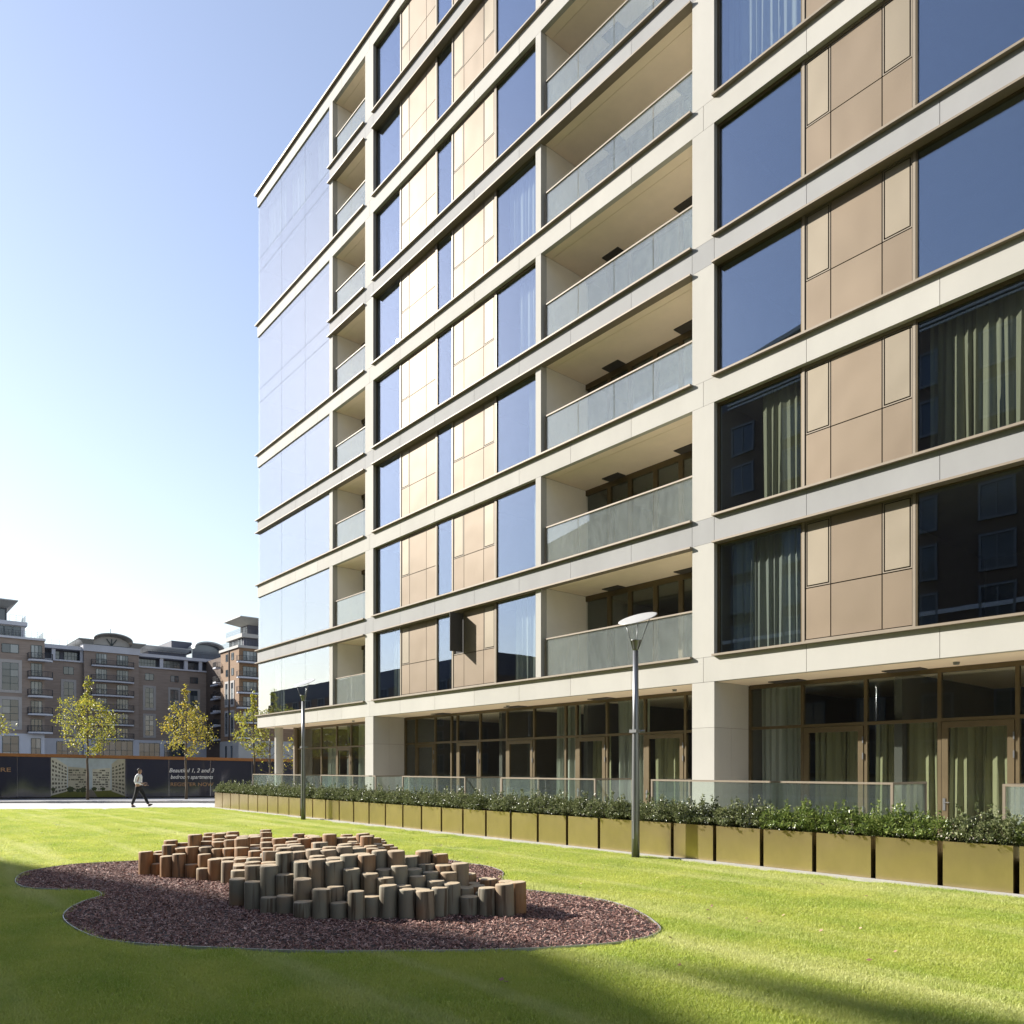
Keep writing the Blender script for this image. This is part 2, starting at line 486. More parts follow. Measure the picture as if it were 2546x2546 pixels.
class MB:
    """collects shapes and links them as ONE mesh object"""
    def __init__(self):
        self.v = []; self.f = []; self.m = []

    def quad(self, pts, mi=0):
        i = len(self.v); self.v += [tuple(p) for p in pts]
        self.f.append(tuple(range(i, i + len(pts)))); self.m.append(mi); return self

    def box(self, x0, x1, y0, y1, z0, z1, mi=0):
        i = len(self.v)
        self.v += [(x0, y0, z0), (x1, y0, z0), (x1, y1, z0), (x0, y1, z0), (x0, y0, z1), (x1, y0, z1), (x1, y1, z1), (x0, y1, z1)]
        self.f += [(i, i + 3, i + 2, i + 1), (i + 4, i + 5, i + 6, i + 7), (i, i + 1, i + 5, i + 4), (i + 1, i + 2, i + 6, i + 5), (i + 2, i + 3, i + 7, i + 6), (i + 3, i, i + 4, i + 7)]
        self.m += [mi] * 6
        return self

    def prism(self, poly, z0, z1, mi=0):
        n = len(poly); i = len(self.v)
        self.v += [(p[0], p[1], z0) for p in poly] + [(p[0], p[1], z1) for p in poly]
        self.f.append(tuple(range(i + n - 1, i - 1, -1))); self.f.append(tuple(range(i + n, i + 2 * n)))
        self.m += [mi, mi]
        for k in range(n):
            a, b2 = i + k, i + (k + 1) % n
            self.f.append((a, b2, b2 + n, a + n)); self.m.append(mi)
        return self

    def lathe(self, prof, cx=0, cy=0, seg=20, mi=0, mtop=None):
        i = len(self.v); n = len(prof)
        for r, z in prof:
            for k in range(seg):
                a = 2 * math.pi * k / seg
                self.v.append((cx + r * math.cos(a), cy + r * math.sin(a), z))
        for j in range(n - 1):
            for k in range(seg):
                a = i + j * seg + k; b2 = i + j * seg + (k + 1) % seg
                self.f.append((a, b2, b2 + seg, a + seg)); self.m.append(mi)
        self.f.append(tuple(range(i + (n - 1) * seg, i + n * seg))); self.m.append(mi if mtop is None else mtop)
        self.f.append(tuple(range(i + seg - 1, i - 1, -1))); self.m.append(mi)
        return self

    def tube(self, pts, radii, seg=7, mi=0):
        pts = [Vector(p) for p in pts]
        if not hasattr(radii, '__len__'): radii = [radii] * len(pts)
        i = len(self.v); n = len(pts)
        for j, p in enumerate(pts):
            d = (pts[min(j + 1, n - 1)] - pts[max(j - 1, 0)]).normalized()
            u = d.cross(Vector((0.31, 0.27, 0.91))).normalized(); w = d.cross(u)
            for k in range(seg):
                a = 2 * math.pi * k / seg
                q = p + (u * math.cos(a) + w * math.sin(a)) * radii[j]
                self.v.append(tuple(q))
        for j in range(n - 1):
            for k in range(seg):
                a = i + j * seg + k; b2 = i + j * seg + (k + 1) % seg
                self.f.append((a, b2, b2 + seg, a + seg)); self.m.append(mi)
        self.f.append(tuple(range(i + seg - 1, i - 1, -1))); self.f.append(tuple(range(i + (n - 1) * seg, i + n * seg)))
        self.m += [mi, mi]
        return self

    def mesh(self, name, mats, org=(0, 0, 0), smooth=False):
        me = bpy.data.meshes.new(name)
        o = org
        me.from_pydata([(a - o[0], b2 - o[1], c - o[2]) for a, b2, c in self.v], [], self.f)
        if isinstance(mats, str): mats = [mats]
        for mm in mats: me.materials.append(MATS[mm])
        if len(mats) > 1: me.polygons.foreach_set('material_index', self.m)
        if smooth: me.polygons.foreach_set('use_smooth', [True] * len(me.polygons))
        me.update()
        return me

    def build(self, name, mats, parent=None, loc=(0, 0, 0), smooth=False):
        """vertices in world coordinates; loc = extra shift"""
        org = ORG.get(parent.name, (0, 0, 0)) if parent else (0, 0, 0)
        return place(name, self.mesh(name, mats, org, smooth), parent, loc)


def place(name, me, parent=None, loc=(0, 0, 0)):
    o = bpy.data.objects.new(name, me)
    COL.objects.link(o)
    o.location = loc
    if parent:
        o.parent = parent
        p = ORG.get(parent.name, (0, 0, 0))
        ORG[o.name] = (p[0] + loc[0], p[1] + loc[1], p[2] + loc[2])
    return o


def thing(name, label, cat, loc=(0, 0, 0), group=None, rz=0.0):
    o = bpy.data.objects.new(name, None)
    COL.objects.link(o)
    o.empty_display_size = 0.3
    o.location = loc
    o.rotation_euler = (0, 0, rz)
    ORG[o.name] = tuple(loc)
    return tag(o, label, cat, group)


def tag(o, label, cat, group=None):
    o['label'] = label; o['category'] = cat
    if group: o['group'] = group
    return o


def struct(o, kind='structure'):
    o['kind'] = kind
    return o


def copy_tree(o, parent=None, loc=None):
    c = o.copy()
    COL.objects.link(c)
    c.parent = parent
    if loc is not None: c.location = loc
    for ch in o.children: copy_tree(ch, c)
    return c


def raw_mesh(name, verts, faces_n, nside, mat, smooth=False):
    """fast mesh from numpy: verts (n,3), each face nside consecutive verts"""
    me = bpy.data.meshes.new(name)
    n = len(verts)
    me.vertices.add(n); me.vertices.foreach_set('co', verts.astype(np.float32).ravel())
    me.loops.add(n); me.loops.foreach_set('vertex_index', np.arange(n, dtype=np.int32))
    nf = n // nside
    me.polygons.add(nf)
    me.polygons.foreach_set('loop_start', np.arange(0, n, nside, dtype=np.int32))
    me.polygons.foreach_set('loop_total', np.full(nf, nside, dtype=np.int32))
    me.materials.append(MATS[mat])
    me.update(calc_edges=True)
    if smooth: me.polygons.foreach_set('use_smooth', [True] * nf)
    return me


def inside(poly, x, y):
    """vectorised point-in-polygon"""
    x = np.asarray(x); y = np.asarray(y)
    r = np.zeros(x.shape, bool); n = len(poly)
    for i in range(n):
        x0, y0 = poly[i]; x1, y1 = poly[(i + 1) % n]
        c = ((y0 > y) != (y1 > y)) & (x < (x1 - x0) * (y - y0) / ((y1 - y0) + 1e-12) + x0)
        r ^= c
    return r


def smooth_loop(pts, k=4):
    """closed Catmull-Rom"""
    out = []; n = len(pts)
    for i in range(n):
        p0, p1, p2, p3 = (np.array(pts[(i + j - 1) % n]) for j in range(4))
        for t in np.linspace(0, 1, k, endpoint=False):
            q = 0.5 * ((2 * p1) + (-p0 + p2) * t + (2 * p0 - 5 * p1 + 4 * p2 - p3) * t * t + (-p0 + 3 * p1 - 3 * p2 + p3) * t ** 3)
            out.append((float(q[0]), float(q[1])))
    return out


# ------------------------------------------------------------------ ground
D = 15.07                                  # facade plane of the apartment building
struct(MB().quad([(-900, -900, 0), (900, -900, 0), (900, 900, 0), (-900, 900, 0)]).build('ground', 'ground_far'))
LAWN = [(14, -14), (14, 11.80), (-34.4, 11.80), (-35.5, 11.0), (-36.0, 9.6), (-36.6, 7.8), (-37.8, 5.8), (-39.3, 3.9), (-41.4, 1.8), (-45.0, -1.0), (-49, -3.5), (-49, -14)]
struct(MB().quad([(x, y, 0.010) for x, y in LAWN]).build('lawn', 'lawn_ground'))
PAV = [(-34.6, 11.9), (-35.5, 11.0), (-36.0, 9.6), (-36.6, 7.8), (-37.8, 5.8), (-39.3, 3.9), (-41.4, 1.8), (-45.0, -1.0), (-49, -3.5), (-58, -9), (-58, -2), (-50.5, 0.4), (-46.5, 5.4), (-40.0, 13.8), (-30, 26.7), (-30, 13)]
pv = struct(MB().quad([(x, y, 0.006) for x, y in reversed(PAV)]).build('pavement', 'paving_pale'))
struct(MB().quad([(x, y, 0.003) for x, y in [(-60, -9), (-58, -2), (-50.5, 0.4), (-46.5, 5.4), (-40.0, 13.8), (-30, 26.7), (-36, 34), (-44, 22.6), (-54.2, 4.0), (-62, -10)]]).build('gravel_verge', 'gravel_strip'))
kb = MB()
kl = [(-58, -2), (-50.5, 0.4), (-46.5, 5.4), (-40.0, 13.8), (-30, 26.7)]
for (ax, ay), (bx, by) in zip(kl[:-1], kl[1:]):
    dx, dy = bx - ax, by - ay; L = math.hypot(dx, dy); nx, ny = -dy / L * 0.07, dx / L * 0.07
    kb.prism([(ax - nx, ay - ny), (bx - nx, by - ny), (bx + nx, by + ny), (ax + nx, ay + ny)], 0.0, 0.09)
struct(kb.build('verge_kerb', 'concrete_kerb'))

MULCH = smooth_loop([(-13.99, 1.83), (-15.01, 2.09), (-15.42, 2.48), (-15.69, 2.96), (-15.64, 3.44), (-15.52, 3.96), (-15.4, 4.88), (-15.0, 6.46), (-13.75, 7.9), (-12.46, 8.45), (-11.24, 8.46), (-10.64, 8.46), (-10.01, 8.24), (-9.62, 7.95), (-9.12, 7.52), (-8.78, 7.3), (-8.41, 7.21), (-7.96, 7.3), (-7.51, 7.41), (-6.94, 7.44), (-6.41, 7.31), (-5.96, 7.08), (-5.55, 6.8), (-5.27, 6.54), (-5.14, 6.24), (-5.13, 5.91), (-5.2, 5.58), (-5.34, 5.27), (-5.52, 4.9), (-5.96, 4.25), (-6.47, 3.62), (-6.92, 3.11), (-7.5, 2.61), (-7.97, 2.23), (-8.47, 1.93), (-8.96, 1.81), (-9.69, 1.77), (-10.28, 1.82), (-10.78, 1.98), (-11.19, 2.2), (-11.48, 2.43), (-11.72, 2.54), (-12.14, 2.53), (-12.39, 2.34), (-12.73, 2.05), (-13.16, 1.83)])
if sum(MULCH[i][0] * MULCH[(i + 1) % len(MULCH)][1] - MULCH[(i + 1) % len(MULCH)][0] * MULCH[i][1] for i in range(len(MULCH))) < 0:
    MULCH.reverse()
struct(MB().quad([(x, y, 0.016) for x, y in MULCH]).build('mulch_bed', 'mulch_ground'))
eb = MB()
for (ax, ay), (bx, by) in zip(MULCH, MULCH[1:] + MULCH[:1]):
    dx, dy = bx - ax, by - ay; L = math.hypot(dx, dy) + 1e-9; nx, ny = -dy / L * 0.004, dx / L * 0.004
    eb.prism([(ax - nx, ay - ny), (bx - nx, by - ny), (bx + nx, by + ny), (ax + nx, ay + ny)], 0.0, 0.038)
struct(eb.build('bed_edging', 'steel_edging'))

# ------------------------------------------------------------------ grass: clumps of blades over the lawn (one object)
def blade_patch(seed, n, rad, h):
    r = np.random.default_rng(seed)
    a = r.uniform(0, 2 * np.pi, n); q = rad * np.sqrt(r.uniform(0, 1, n))
    c = np.stack([q * np.cos(a), q * np.sin(a), np.zeros(n)], 1)
    yaw = r.uniform(0, 2 * np.pi, n); w = r.uniform(0.0018, 0.0036, n); hh = h * r.uniform(0.55, 1.25, n)
    lean = r.normal(0, 0.42, (n, 2)) * hh[:, None]
    sd = np.stack([np.cos(yaw), np.sin(yaw), np.zeros(n)], 1) * w[:, None]
    mid = c + np.stack([lean[:, 0] * 0.35, lean[:, 1] * 0.35, hh * 0.62], 1)
    tip = c + np.stack([lean[:, 0], lean[:, 1], hh], 1)
    v = np.empty((n, 2, 4, 3))
    v[:, 0] = np.stack([c - sd, c + sd, mid + sd * 0.8, mid - sd * 0.8], 1)
    v[:, 1] = np.stack([mid - sd * 0.8, mid + sd * 0.8, tip + sd * 0.15, tip - sd * 0.15], 1)
    return raw_mesh('grass_clump', v.reshape(-1, 3), None, 4, 'grass_blade')


clumps = bpy.data.collections.new('grass_clumps')
for s in range(5):
    ob = bpy.data.objects.new('grass_clump', blade_patch(100 + s, 330, 0.20, 0.036))
    clumps.objects.link(ob)


def grass_points():
    P = []
    a = R(49.762); f = np.array([-math.sin(a), math.cos(a)]); rt = np.array([math.cos(a), math.sin(a)])
    for d0, d1, dens, t0, t1 in ((3.2, 9, 78, -0.9, 1.5), (9, 16, 52, -0.8, 0.95), (16, 46, 28, -0.8, 0.8)):
        area = 0.5 * (d1 ** 2 - d0 ** 2) * (t1 - t0)
        n = int(area * dens)
        d = np.sqrt(rng.uniform(d0 ** 2, d1 ** 2, n)); t = rng.uniform(t0, t1, n)
        P.append(d[:, None] * (f[None] + t[:, None] * rt[None]))
    P = np.concatenate(P)
    k = inside(LAWN, P[:, 0], P[:, 1]) & ~inside(MULCH, P[:, 0], P[:, 1]) & (P[:, 1] < 11.7)
    return P[k]


gp = grass_points()
# a margin so that no clump hangs over the bark bed
mu = np.array(MULCH)
near = np.array([np.min(np.hypot(mu[:, 0] - x, mu[:, 1] - y)) for x, y in gp])
gp = gp[near > 0.17]
# small tufts right up to the bed's edge are added below with the same clumps, scaled down
edge = []
for (x, y) in MULCH:
    for _ in range(5):
        edge.append((x + rng.normal(0, 0.10), y + rng.normal(0, 0.10)))
edge = np.array(edge)
edge = edge[~inside(MULCH, edge[:, 0], edge[:, 1])]
me = bpy.data.meshes.new('grass')
pts = np.concatenate([np.c_[gp, np.full(len(gp), 0.01)], np.c_[edge, np.full(len(edge), 0.01)]])
me.vertices.add(len(pts)); me.vertices.foreach_set('co', pts.astype(np.float32).ravel())
sc_at = me.attributes.new('clump_scale', 'FLOAT', 'POINT')
# slight swells and mower lanes change the sward height
swell = 1.0 + 0.16 * np.sin(gp[:, 1] * 2.2 + gp[:, 0] * 0.35) * np.sin(gp[:, 0] * 0.5) + rng.normal(0, 0.10, len(gp))
sc_at.data.foreach_set('value', np.concatenate([np.clip(swell, 0.6, 1.5), rng.uniform(0.25, 0.5, len(edge))]).astype(np.float32))
me.update()
grass = bpy.data.objects.new('grass', me)
COL.objects.link(grass)
struct(grass, 'stuff')
grass['label'] = 'short mown yellow-green grass covering the lawn'
ng = bpy.data.node_groups.new('grass_scatter', 'GeometryNodeTree')
ng.interface.new_socket('Geometry', in_out='INPUT', socket_type='NodeSocketGeometry')
ng.interface.new_socket('Geometry', in_out='OUTPUT', socket_type='NodeSocketGeometry')
gi = ng.nodes.new('NodeGroupInput'); go = ng.nodes.new('NodeGroupOutput')
ci = ng.nodes.new('GeometryNodeCollectionInfo')
ci.inputs['Collection'].default_value = clumps
ci.inputs['Separate Children'].default_value = True
ci.inputs['Reset Children'].default_value = True
ip = ng.nodes.new('GeometryNodeInstanceOnPoints')
ip.inputs['Pick Instance'].default_value = True
rv = ng.nodes.new('FunctionNodeRandomValue'); rv.data_type = 'FLOAT_VECTOR'
rv.inputs[0].default_value = (0, 0, 0); rv.inputs[1].default_value = (0, 0, 6.283)
na = ng.nodes.new('GeometryNodeInputNamedAttribute'); na.data_type = 'FLOAT'; na.inputs['Name'].default_value = 'clump_scale'
ng.links.new(gi.outputs[0], ip.inputs['Points'])
ng.links.new(ci.outputs[0], ip.inputs['Instance'])
ng.links.new(rv.outputs[0], ip.inputs['Rotation'])
ng.links.new(na.outputs[0], ip.inputs['Scale'])
ng.links.new(ip.outputs[0], go.inputs[0])
gm = grass.modifiers.new('scatter', 'NODES'); gm.node_group = ng

# ------------------------------------------------------------------ bark chips (one object)
def chips():
    mx0, my0 = mu.min(0); mx1, my1 = mu.max(0)
    n = 150000
    x = rng.uniform(mx0, mx1, n); y = rng.uniform(my0, my1, n)
    k = inside(MULCH, x, y); x = x[k]; y = y[k]; n = len(x)
    yaw = rng.uniform(0, np.pi, n); L = rng.uniform(0.009, 0.025, n); W = rng.uniform(0.0035, 0.008, n)
    pit = rng.normal(0, 0.38, n); rol = rng.normal(0, 0.5, n)
    u = np.stack([np.cos(yaw) * np.cos(pit), np.sin(yaw) * np.cos(pit), np.sin(pit)], 1)
    s = np.stack([-np.sin(yaw) * np.cos(rol), np.cos(yaw) * np.cos(rol), np.sin(rol)], 1)
    c = np.stack([x, y, rng.uniform(0.022, 0.036, n)], 1)
    u *= L[:, None]; s *= W[:, None]
    v = np.stack([c - u - s * 0.7, c + u * 0.9 - s, c + u + s * 0.6, c - u * 0.85 + s], 1)
    return raw_mesh('bark_chips', v.reshape(-1, 3), None, 4, 'bark_chip')


bc = place('bark_chips', chips())
struct(bc, 'stuff')
bc['label'] = 'dark purple-brown bark chips covering the play bed'

# fallen leaves on the lawn
n = 260
d = rng.uniform(6, 30, n); t = rng.uniform(-0.6, 0.5, n)
a = R(49.762)
lx = d * (-math.sin(a) + t * math.cos(a)); ly = d * (math.cos(a) + t * math.sin(a))
k = inside(LAWN, lx, ly) & (ly < 11.5)
lx, ly = lx[k], ly[k]; n = len(lx)
yaw = rng.uniform(0, 6.28, n); u = np.stack([np.cos(yaw), np.sin(yaw), rng.normal(0, .2, n)], 1) * 0.028; s = np.stack([-np.sin(yaw), np.cos(yaw), rng.normal(0, .3, n)], 1) * 0.018
c = np.stack([lx, ly, np.full(n, 0.05)], 1)
fl = place('fallen_leaves', raw_mesh('fallen_leaves', np.stack([c - u, c - s, c + u, c + s], 1).reshape(-1, 3), None, 4, 'bark_chip'))
struct(fl, 'stuff')
fl['label'] = 'few dry brown leaves scattered on the lawn'

# ------------------------------------------------------------------ the apartment building
Z0, FH, BH, OH, NF = 4.39, 3.225, 0.62, 2.605, 8
XR = 5.0
bld = thing('apartment_building', 'pale stone apartment block with bronze panels, glass balconies and dark blue windows', 'building', (-20.0, D, 0.0))


def floors(name, mb, mats, fl=range(NF), parent=None, smooth=False):
    """the same piece on several storeys: one mesh, one object each"""
    me = mb.mesh(name, mats, ORG[bld.name], smooth)
    return [place(name, me, parent or bld, (0, 0, FH * f)) for f in fl]


# floor slabs and bands
JE = [-37.35, -35.22, -32.96, -30.78, -28.58, -26.33, -24.13, -21.91, -19.69, -17.48, -15.29, -13.09, -10.88, -8.31, -5.71, -3.6, -1.5, 0.6, 2.8, XR]
JO = [-37.35, -35.22, -32.96, -30.78, -28.58, -26.68, -26.06, -24.13, -21.91, -19.69, -17.48, -15.29, -13.09, -11.20, -10.58, -8.31, -5.71, -3.94, -3.33, -1.5, 0.6, 2.8, XR]
for k in range(NF + 1):
    zt = Z0 + FH * k
    J = JE if k % 2 == 0 else JO
    if k in (5, 7): J = [-29.68] + [j for j in J if j > -29]
    for x0, x1 in zip(J[:-1], J[1:]):
        g = 0.005
        top = zt - 0.048
        MB().box(x0 + g, x1 - g, D, D + 0.14, zt - BH, top).build('stone_panel', 'stone_grey' if k % 2 else 'stone_cream', bld)
    if k not in (5, 7):
        MB().box(-37.35, -37.21, D + 0.15, D + 7.3, zt - BH, zt - 0.05).build('stone_panel', 'stone_grey' if k % 2 else 'stone_cream', bld)
    MB().box(-37.15 if k not in (5, 7) else -29.6, XR, D + 0.155, D + 0.29, zt - BH + 0.01, zt - 0.055).build('slab_edge', 'dark_gap', bld)
    MB().box(-37.15, XR, D + 0.30, D + 7.4, zt - 0.50, zt - 0.06).build('floor_slab', 'room_plaster', bld)
    segs = [(-37.46, -26.69), (-26.07, -11.19), (-10.59, XR)]
    if k in (5, 7): segs[0] = (-29.72, -26.69)
    if k == NF:
        MB().box(-37.47, XR, D - 0.11, D + 0.4, zt - 0.046, zt + 0.03).build('roof_coping', 'bronze_frame', bld)
    else:
        for x0, x1 in segs:
            MB().box(x0, x1, D - 0.10, D + 0.135, zt - 0.046, zt).build('sill_trim', 'bronze_trim', bld)
    if k % 2:
        for x0, x1 in segs:
            MB().box(x0, x1, D - 0.10, D + 0.135, zt - BH - 0.045, zt - BH - 0.003).build('head_trim', 'bronze_trim', bld)

# roof: deck, set-back parapet glass with a thin rail
MB().box(-37.1, XR, D + 0.42, D + 7.4, Z0 + FH * NF - 0.04, Z0 + FH * NF + 0.02).build('roof_deck', 'room_plaster', bld)
rr = MB()
zr = Z0 + FH * NF
rr.tube([(-36.7, D + 0.62, zr + 1.22), (XR, D + 0.62, zr + 1.22)], 0.028, 6)
x = -36.7
while x < XR:
    rr.box(x - 0.02, x + 0.02, D + 0.60, D + 0.64, zr, zr + 1.22); x += 2.2
rail = rr.build('roof_railing', 'rail_dark', bld)
x = -36.68
while x < XR - 2.3:
    MB().box(x + 0.03, x + 2.17, D + 0.612, D + 0.628, zr + 0.05, zr + 1.18).build('pane', 'terrace_glass', rail); x += 2.2

# columns and jambs of each storey
for x0, x1, dep in ((-26.674, -26.066, 0.30), (-11.194, -10.586, 0.30), (-3.934, -3.336, 0.30), (-29.68, -29.395, 0.22), (-16.74, -16.515, 0.22)):
    floors('stone_panel', MB().box(x0, x1, D, D + dep, Z0 - 0.042, Z0 + OH - 0.006), 'stone_cream')


def frame_mb(x0, x1, z0, z1, y0, y1, w=0.05, head=0.07, foot=0.04):
    return MB().box(x0, x0 + w, y0, y1, z0, z1).box(x1 - w, x1, y0, y1, z0, z1).box(x0 + w, x1 - w, y0, y1, z1 - head, z1).box(x0 + w, x1 - w, y0, y1, z0, z0 + foot)


WIN = {'a': (-26.06, -24.28), 'b': (-21.99, -21.04), 'c': (-18.75, -16.745), 'd': (-10.58, -8.45), 'e': (-6.20, -3.94), 'f': (-3.33, 1.2)}
for key, (x0, x1) in WIN.items():
    fr = floors('window', frame_mb(x0, x1, Z0 + 0.001, Z0 + OH - 0.001, D + 0.12, D + 0.20), 'bronze_frame')
    me = MB().box(x0 + 0.05, x1 - 0.05, D + 0.155, D + 0.172, Z0 + 0.04, Z0 + OH - 0.07).mesh('pane', 'window_glass', ORG[bld.name])
    for w in fr:
        place('pane', me, w)

PAN = [([-24.28, -23.70, -22.62, -21.99], (0,)), ([-21.04, -20.41, -19.36, -18.75], (0, 2)), ([-8.45, -7.85, -6.81, -6.20], (0, 2)), ([1.2, 1.9, 2.9, 3.6], (0, 2))]
zl0, zl1, zu0, zu1 = Z0 + 0.078, Z0 + 1.136, Z0 + 1.158, Z0 + OH - 0.08
for gi_, (xs, vents) in enumerate(PAN):
    fr = MB()
    a0, a1 = xs[0], xs[-1]
    fr.box(a0, a1, D + 0.165, D + 0.19, Z0 + 0.002, Z0 + OH - 0.002, 1)
    fr.box(a0, a1, D + 0.12, D + 0.164, Z0 + 0.002, Z0 + 0.06, 0)
    fr.box(a0, a1, D + 0.12, D + 0.164, zu1 + 0.015, Z0 + OH - 0.002, 0)
    fr.box(a0 - 0.02, a0 + 0.035, D + 0.112, D + 0.164, Z0 + 0.002, Z0 + OH - 0.003, 0)
    fr.box(a1 - 0.035, a1 + 0.02, D + 0.112, D + 0.164, Z0 + 0.002, Z0 + OH - 0.003, 0)
    floors('panel_frame', fr, ['bronze_trim', 'dark_gap'])
    for i, (x0, x1) in enumerate(zip(xs[:-1], xs[1:])):
        l = x0 + (0.05 if i == 0 else 0.011)
        r = x1 - (0.05 if i == 2 else 0.011)
        floors('cladding_panel', MB().box(l, r, D + 0.13, D + 0.15, zl0, zl1), 'cladding_metal')
        if i in vents:
            sur = MB()
            bw = 0.022
            sur.box(l, l + bw, D + 0.13, D + 0.15, zu0, zu1).box(r - bw, r, D + 0.13, D + 0.15, zu0, zu1).box(l + bw, r - bw, D + 0.13, D + 0.15, zu0, zu0 + bw).box(l + bw, r - bw, D + 0.13, D + 0.15, zu1 - bw, zu1)
            floors('vent_frame', sur, 'bronze_trim')
            fl = [f for f in range(NF) if not (gi_ == 1 and i == 0 and f == 0)]
            floors('vent_panel', MB().box(l + 0.046, r - 0.046, D + 0.128, D + 0.146, zu0 + 0.046, zu1 - 0.046), 'vent_metal', fl)
            if gi_ == 1 and i == 0:
                # the one vent that stands open, swung out on its right edge: dark inner face
                hx = r - 0.05; w = (r - l) - 0.09; th = R(84)
                c, s = math.cos(th), math.sin(th)
                p0 = (hx, D + 0.12); p1 = (hx - w * c, D + 0.12 - w * s)
                nx, ny = s * 0.018, -c * 0.018
                ov = MB().prism([p0, p1, (p1[0] - nx, p1[1] - ny), (p0[0] - nx, p0[1] - ny)], zu0 + 0.046, zu1 - 0.046)
                o = ov.build('vent_panel', 'vent_black', bld)
                o['label'] = 'open vent panel swung out, dark inner face'
        else:
            floors('cladding_panel', MB().box(l, r, D + 0.13, D + 0.15, zu0, zu1), 'cladding_metal')

# glazed corner bay
CX = [-37.33, -34.62, -32.10, -29.695]
for x0, x1 in zip(CX[:-1], CX[1:]):
    me = MB().box(x0 + 0.007, x1 - 0.007, D + 0.045, D + 0.062, Z0 + 0.005, Z0 + OH - 0.05).mesh('pane', 'corner_glass', ORG[bld.name])
    for f in range(NF): place('pane', me, bld, (0, 0, FH * f))
    me = MB().box(x0 + 0.007, x1 - 0.007, D + 0.045, D + 0.062, Z0 + OH - 0.036, Z0 + FH - 0.009).mesh('spandrel_pane', 'corner_glass', ORG[bld.name])
    for f in (4, 6): place('spandrel_pane', me, bld, (0, 0, FH * f))
floors('end_wall', MB().box(-37.32, -37.20, D + 0.066, D + 7.2, Z0 - 0.06, Z0 + FH - 0.07), 'room_plaster')
mul = MB()
for x0 in CX[1:3]: mul.box(x0 - 0.014, x0 + 0.014, D + 0.063, D + 0.10, Z0, Z0 + OH)
floors('mullion', mul, 'vent_black')
floors('spandrel_backing', MB().box(-37.25, CX[3], D + 0.10, D + 0.13, Z0 + OH - 0.03, Z0 + FH - 0.012), 'spandrel_grey', (4, 6))

# balconies
def balcony(x0, x1, depth, joints, backs, ventx):
    floors('side_wall', MB().box(x0 - 0.10, x0, D + 0.225, D + depth + 0.1, Z0 - 0.05, Z0 + OH - 0.002), 'balcony_stone_fill')
    floors('side_wall', MB().box(x1, x1 + 0.09, D + 0.305, D + depth + 0.1, Z0 - 0.05, Z0 + OH - 0.002), 'balcony_stone_fill')
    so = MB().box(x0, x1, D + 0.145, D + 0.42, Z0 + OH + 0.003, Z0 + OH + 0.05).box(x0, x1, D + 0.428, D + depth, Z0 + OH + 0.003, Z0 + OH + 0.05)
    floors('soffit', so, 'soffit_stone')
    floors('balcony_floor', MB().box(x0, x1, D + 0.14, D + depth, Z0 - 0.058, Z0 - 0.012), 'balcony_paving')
    # balustrade
    xs = [x0 + 0.10] + joints + [x1 - 0.006]
    hr = MB().box(xs[0] - 0.03, xs[-1], D + 0.085, D + 0.155, Z0 + 1.085, Z0 + 1.125)
    hr.box(xs[0] - 0.03, xs[0] + 0.02, D + 0.09, D + 0.15, Z0 + 0.002, Z0 + 1.085)
    for f, b_ in enumerate(floors('balustrade', hr, 'bronze_trim')):
        for a0, a1 in zip(xs[:-1], xs[1:]):
            place('pane', pane_mesh(a0 + 0.022, a1 - 0.006), b_)
    # glazed wall at the back
    yb = D + depth
    fr = MB().box(x0, x1, yb, yb + 0.08, Z0 + OH - 0.16, Z0 + OH - 0.002).box(x0, x1, yb, yb + 0.08, Z0 - 0.01, Z0 + 0.10)
    gl = []
    edges = [x0] + backs + [x1]
    for a0, a1 in zip(edges[:-1], edges[1:]):
        fr.box(a1 - 0.07, a1 + (0.07 if a1 < x1 else 0), yb, yb + 0.08, Z0 + 0.10, Z0 + OH - 0.16)
        gl.append((a0 + 0.07, a1 - 0.07))
    me_ = [MB().box(a0, a1, yb + 0.035, yb + 0.05, Z0 + 0.10, Z0 + OH - 0.16).mesh('pane', 'shop_glass', ORG[bld.name]) for a0, a1 in gl if a1 - a0 > 0.05]
    for w in floors('balcony_window', fr, 'bronze_frame'):
        for mm in me_: place('pane', mm, w)
    for vx in ventx:
        floors('ceiling_vent', MB().box(vx, vx + 0.62, D + depth - 0.36, D + depth - 0.02, Z0 + OH - 0.022, Z0 + OH + 0.001), 'vent_black', range(0, 6))


PM = {}


def pane_mesh(a0, a1):
    k = (round(a0, 3), round(a1, 3))
    if k not in PM:
        PM[k] = MB().box(a0, a1, D + 0.112, D + 0.128, Z0 + 0.03, Z0 + 1.083).mesh('pane', 'rail_glass', ORG[bld.name])
    return PM[k]


balcony(-29.39, -26.68, 1.35, [-28.02], [-28.5, -27.6], [])
balcony(-16.51, -11.20, 1.84, [-15.12, -13.79, -12.48], [-15.55, -14.75, -13.82, -12.95], [-15.5, -12.9])

# rooms
for x0, x1, y0 in ((-29.62, -29.50, D + 0.3), (-26.55, -26.40, D + 0.32), (-22.9, -22.78, D + 0.3), (-20.1, -19.98, D + 0.3), (-16.72, -16.63, D + 0.3), (-11.10, -10.62, D + 0.32), (-7.4, -7.28, D + 0.3), (-3.9, -3.5, D + 0.3), (1.5, 1.62, D + 0.3)):
    MB().box(x0, x1, y0, D + 7.0, Z0 - 0.06, Z0 + FH * NF - 0.5).build('partition_wall', 'room_plaster', bld)
MB().box(-37.2, XR, D + 7.0, D + 7.2, 0.0, Z0 + FH * NF).build('rear_wall', 'room_plaster', bld)
MB().box(XR - 0.02, XR + 0.12, D, D + 7.2, 0.0, Z0 + FH * NF).build('gable_wall', 'stone_cream', bld)

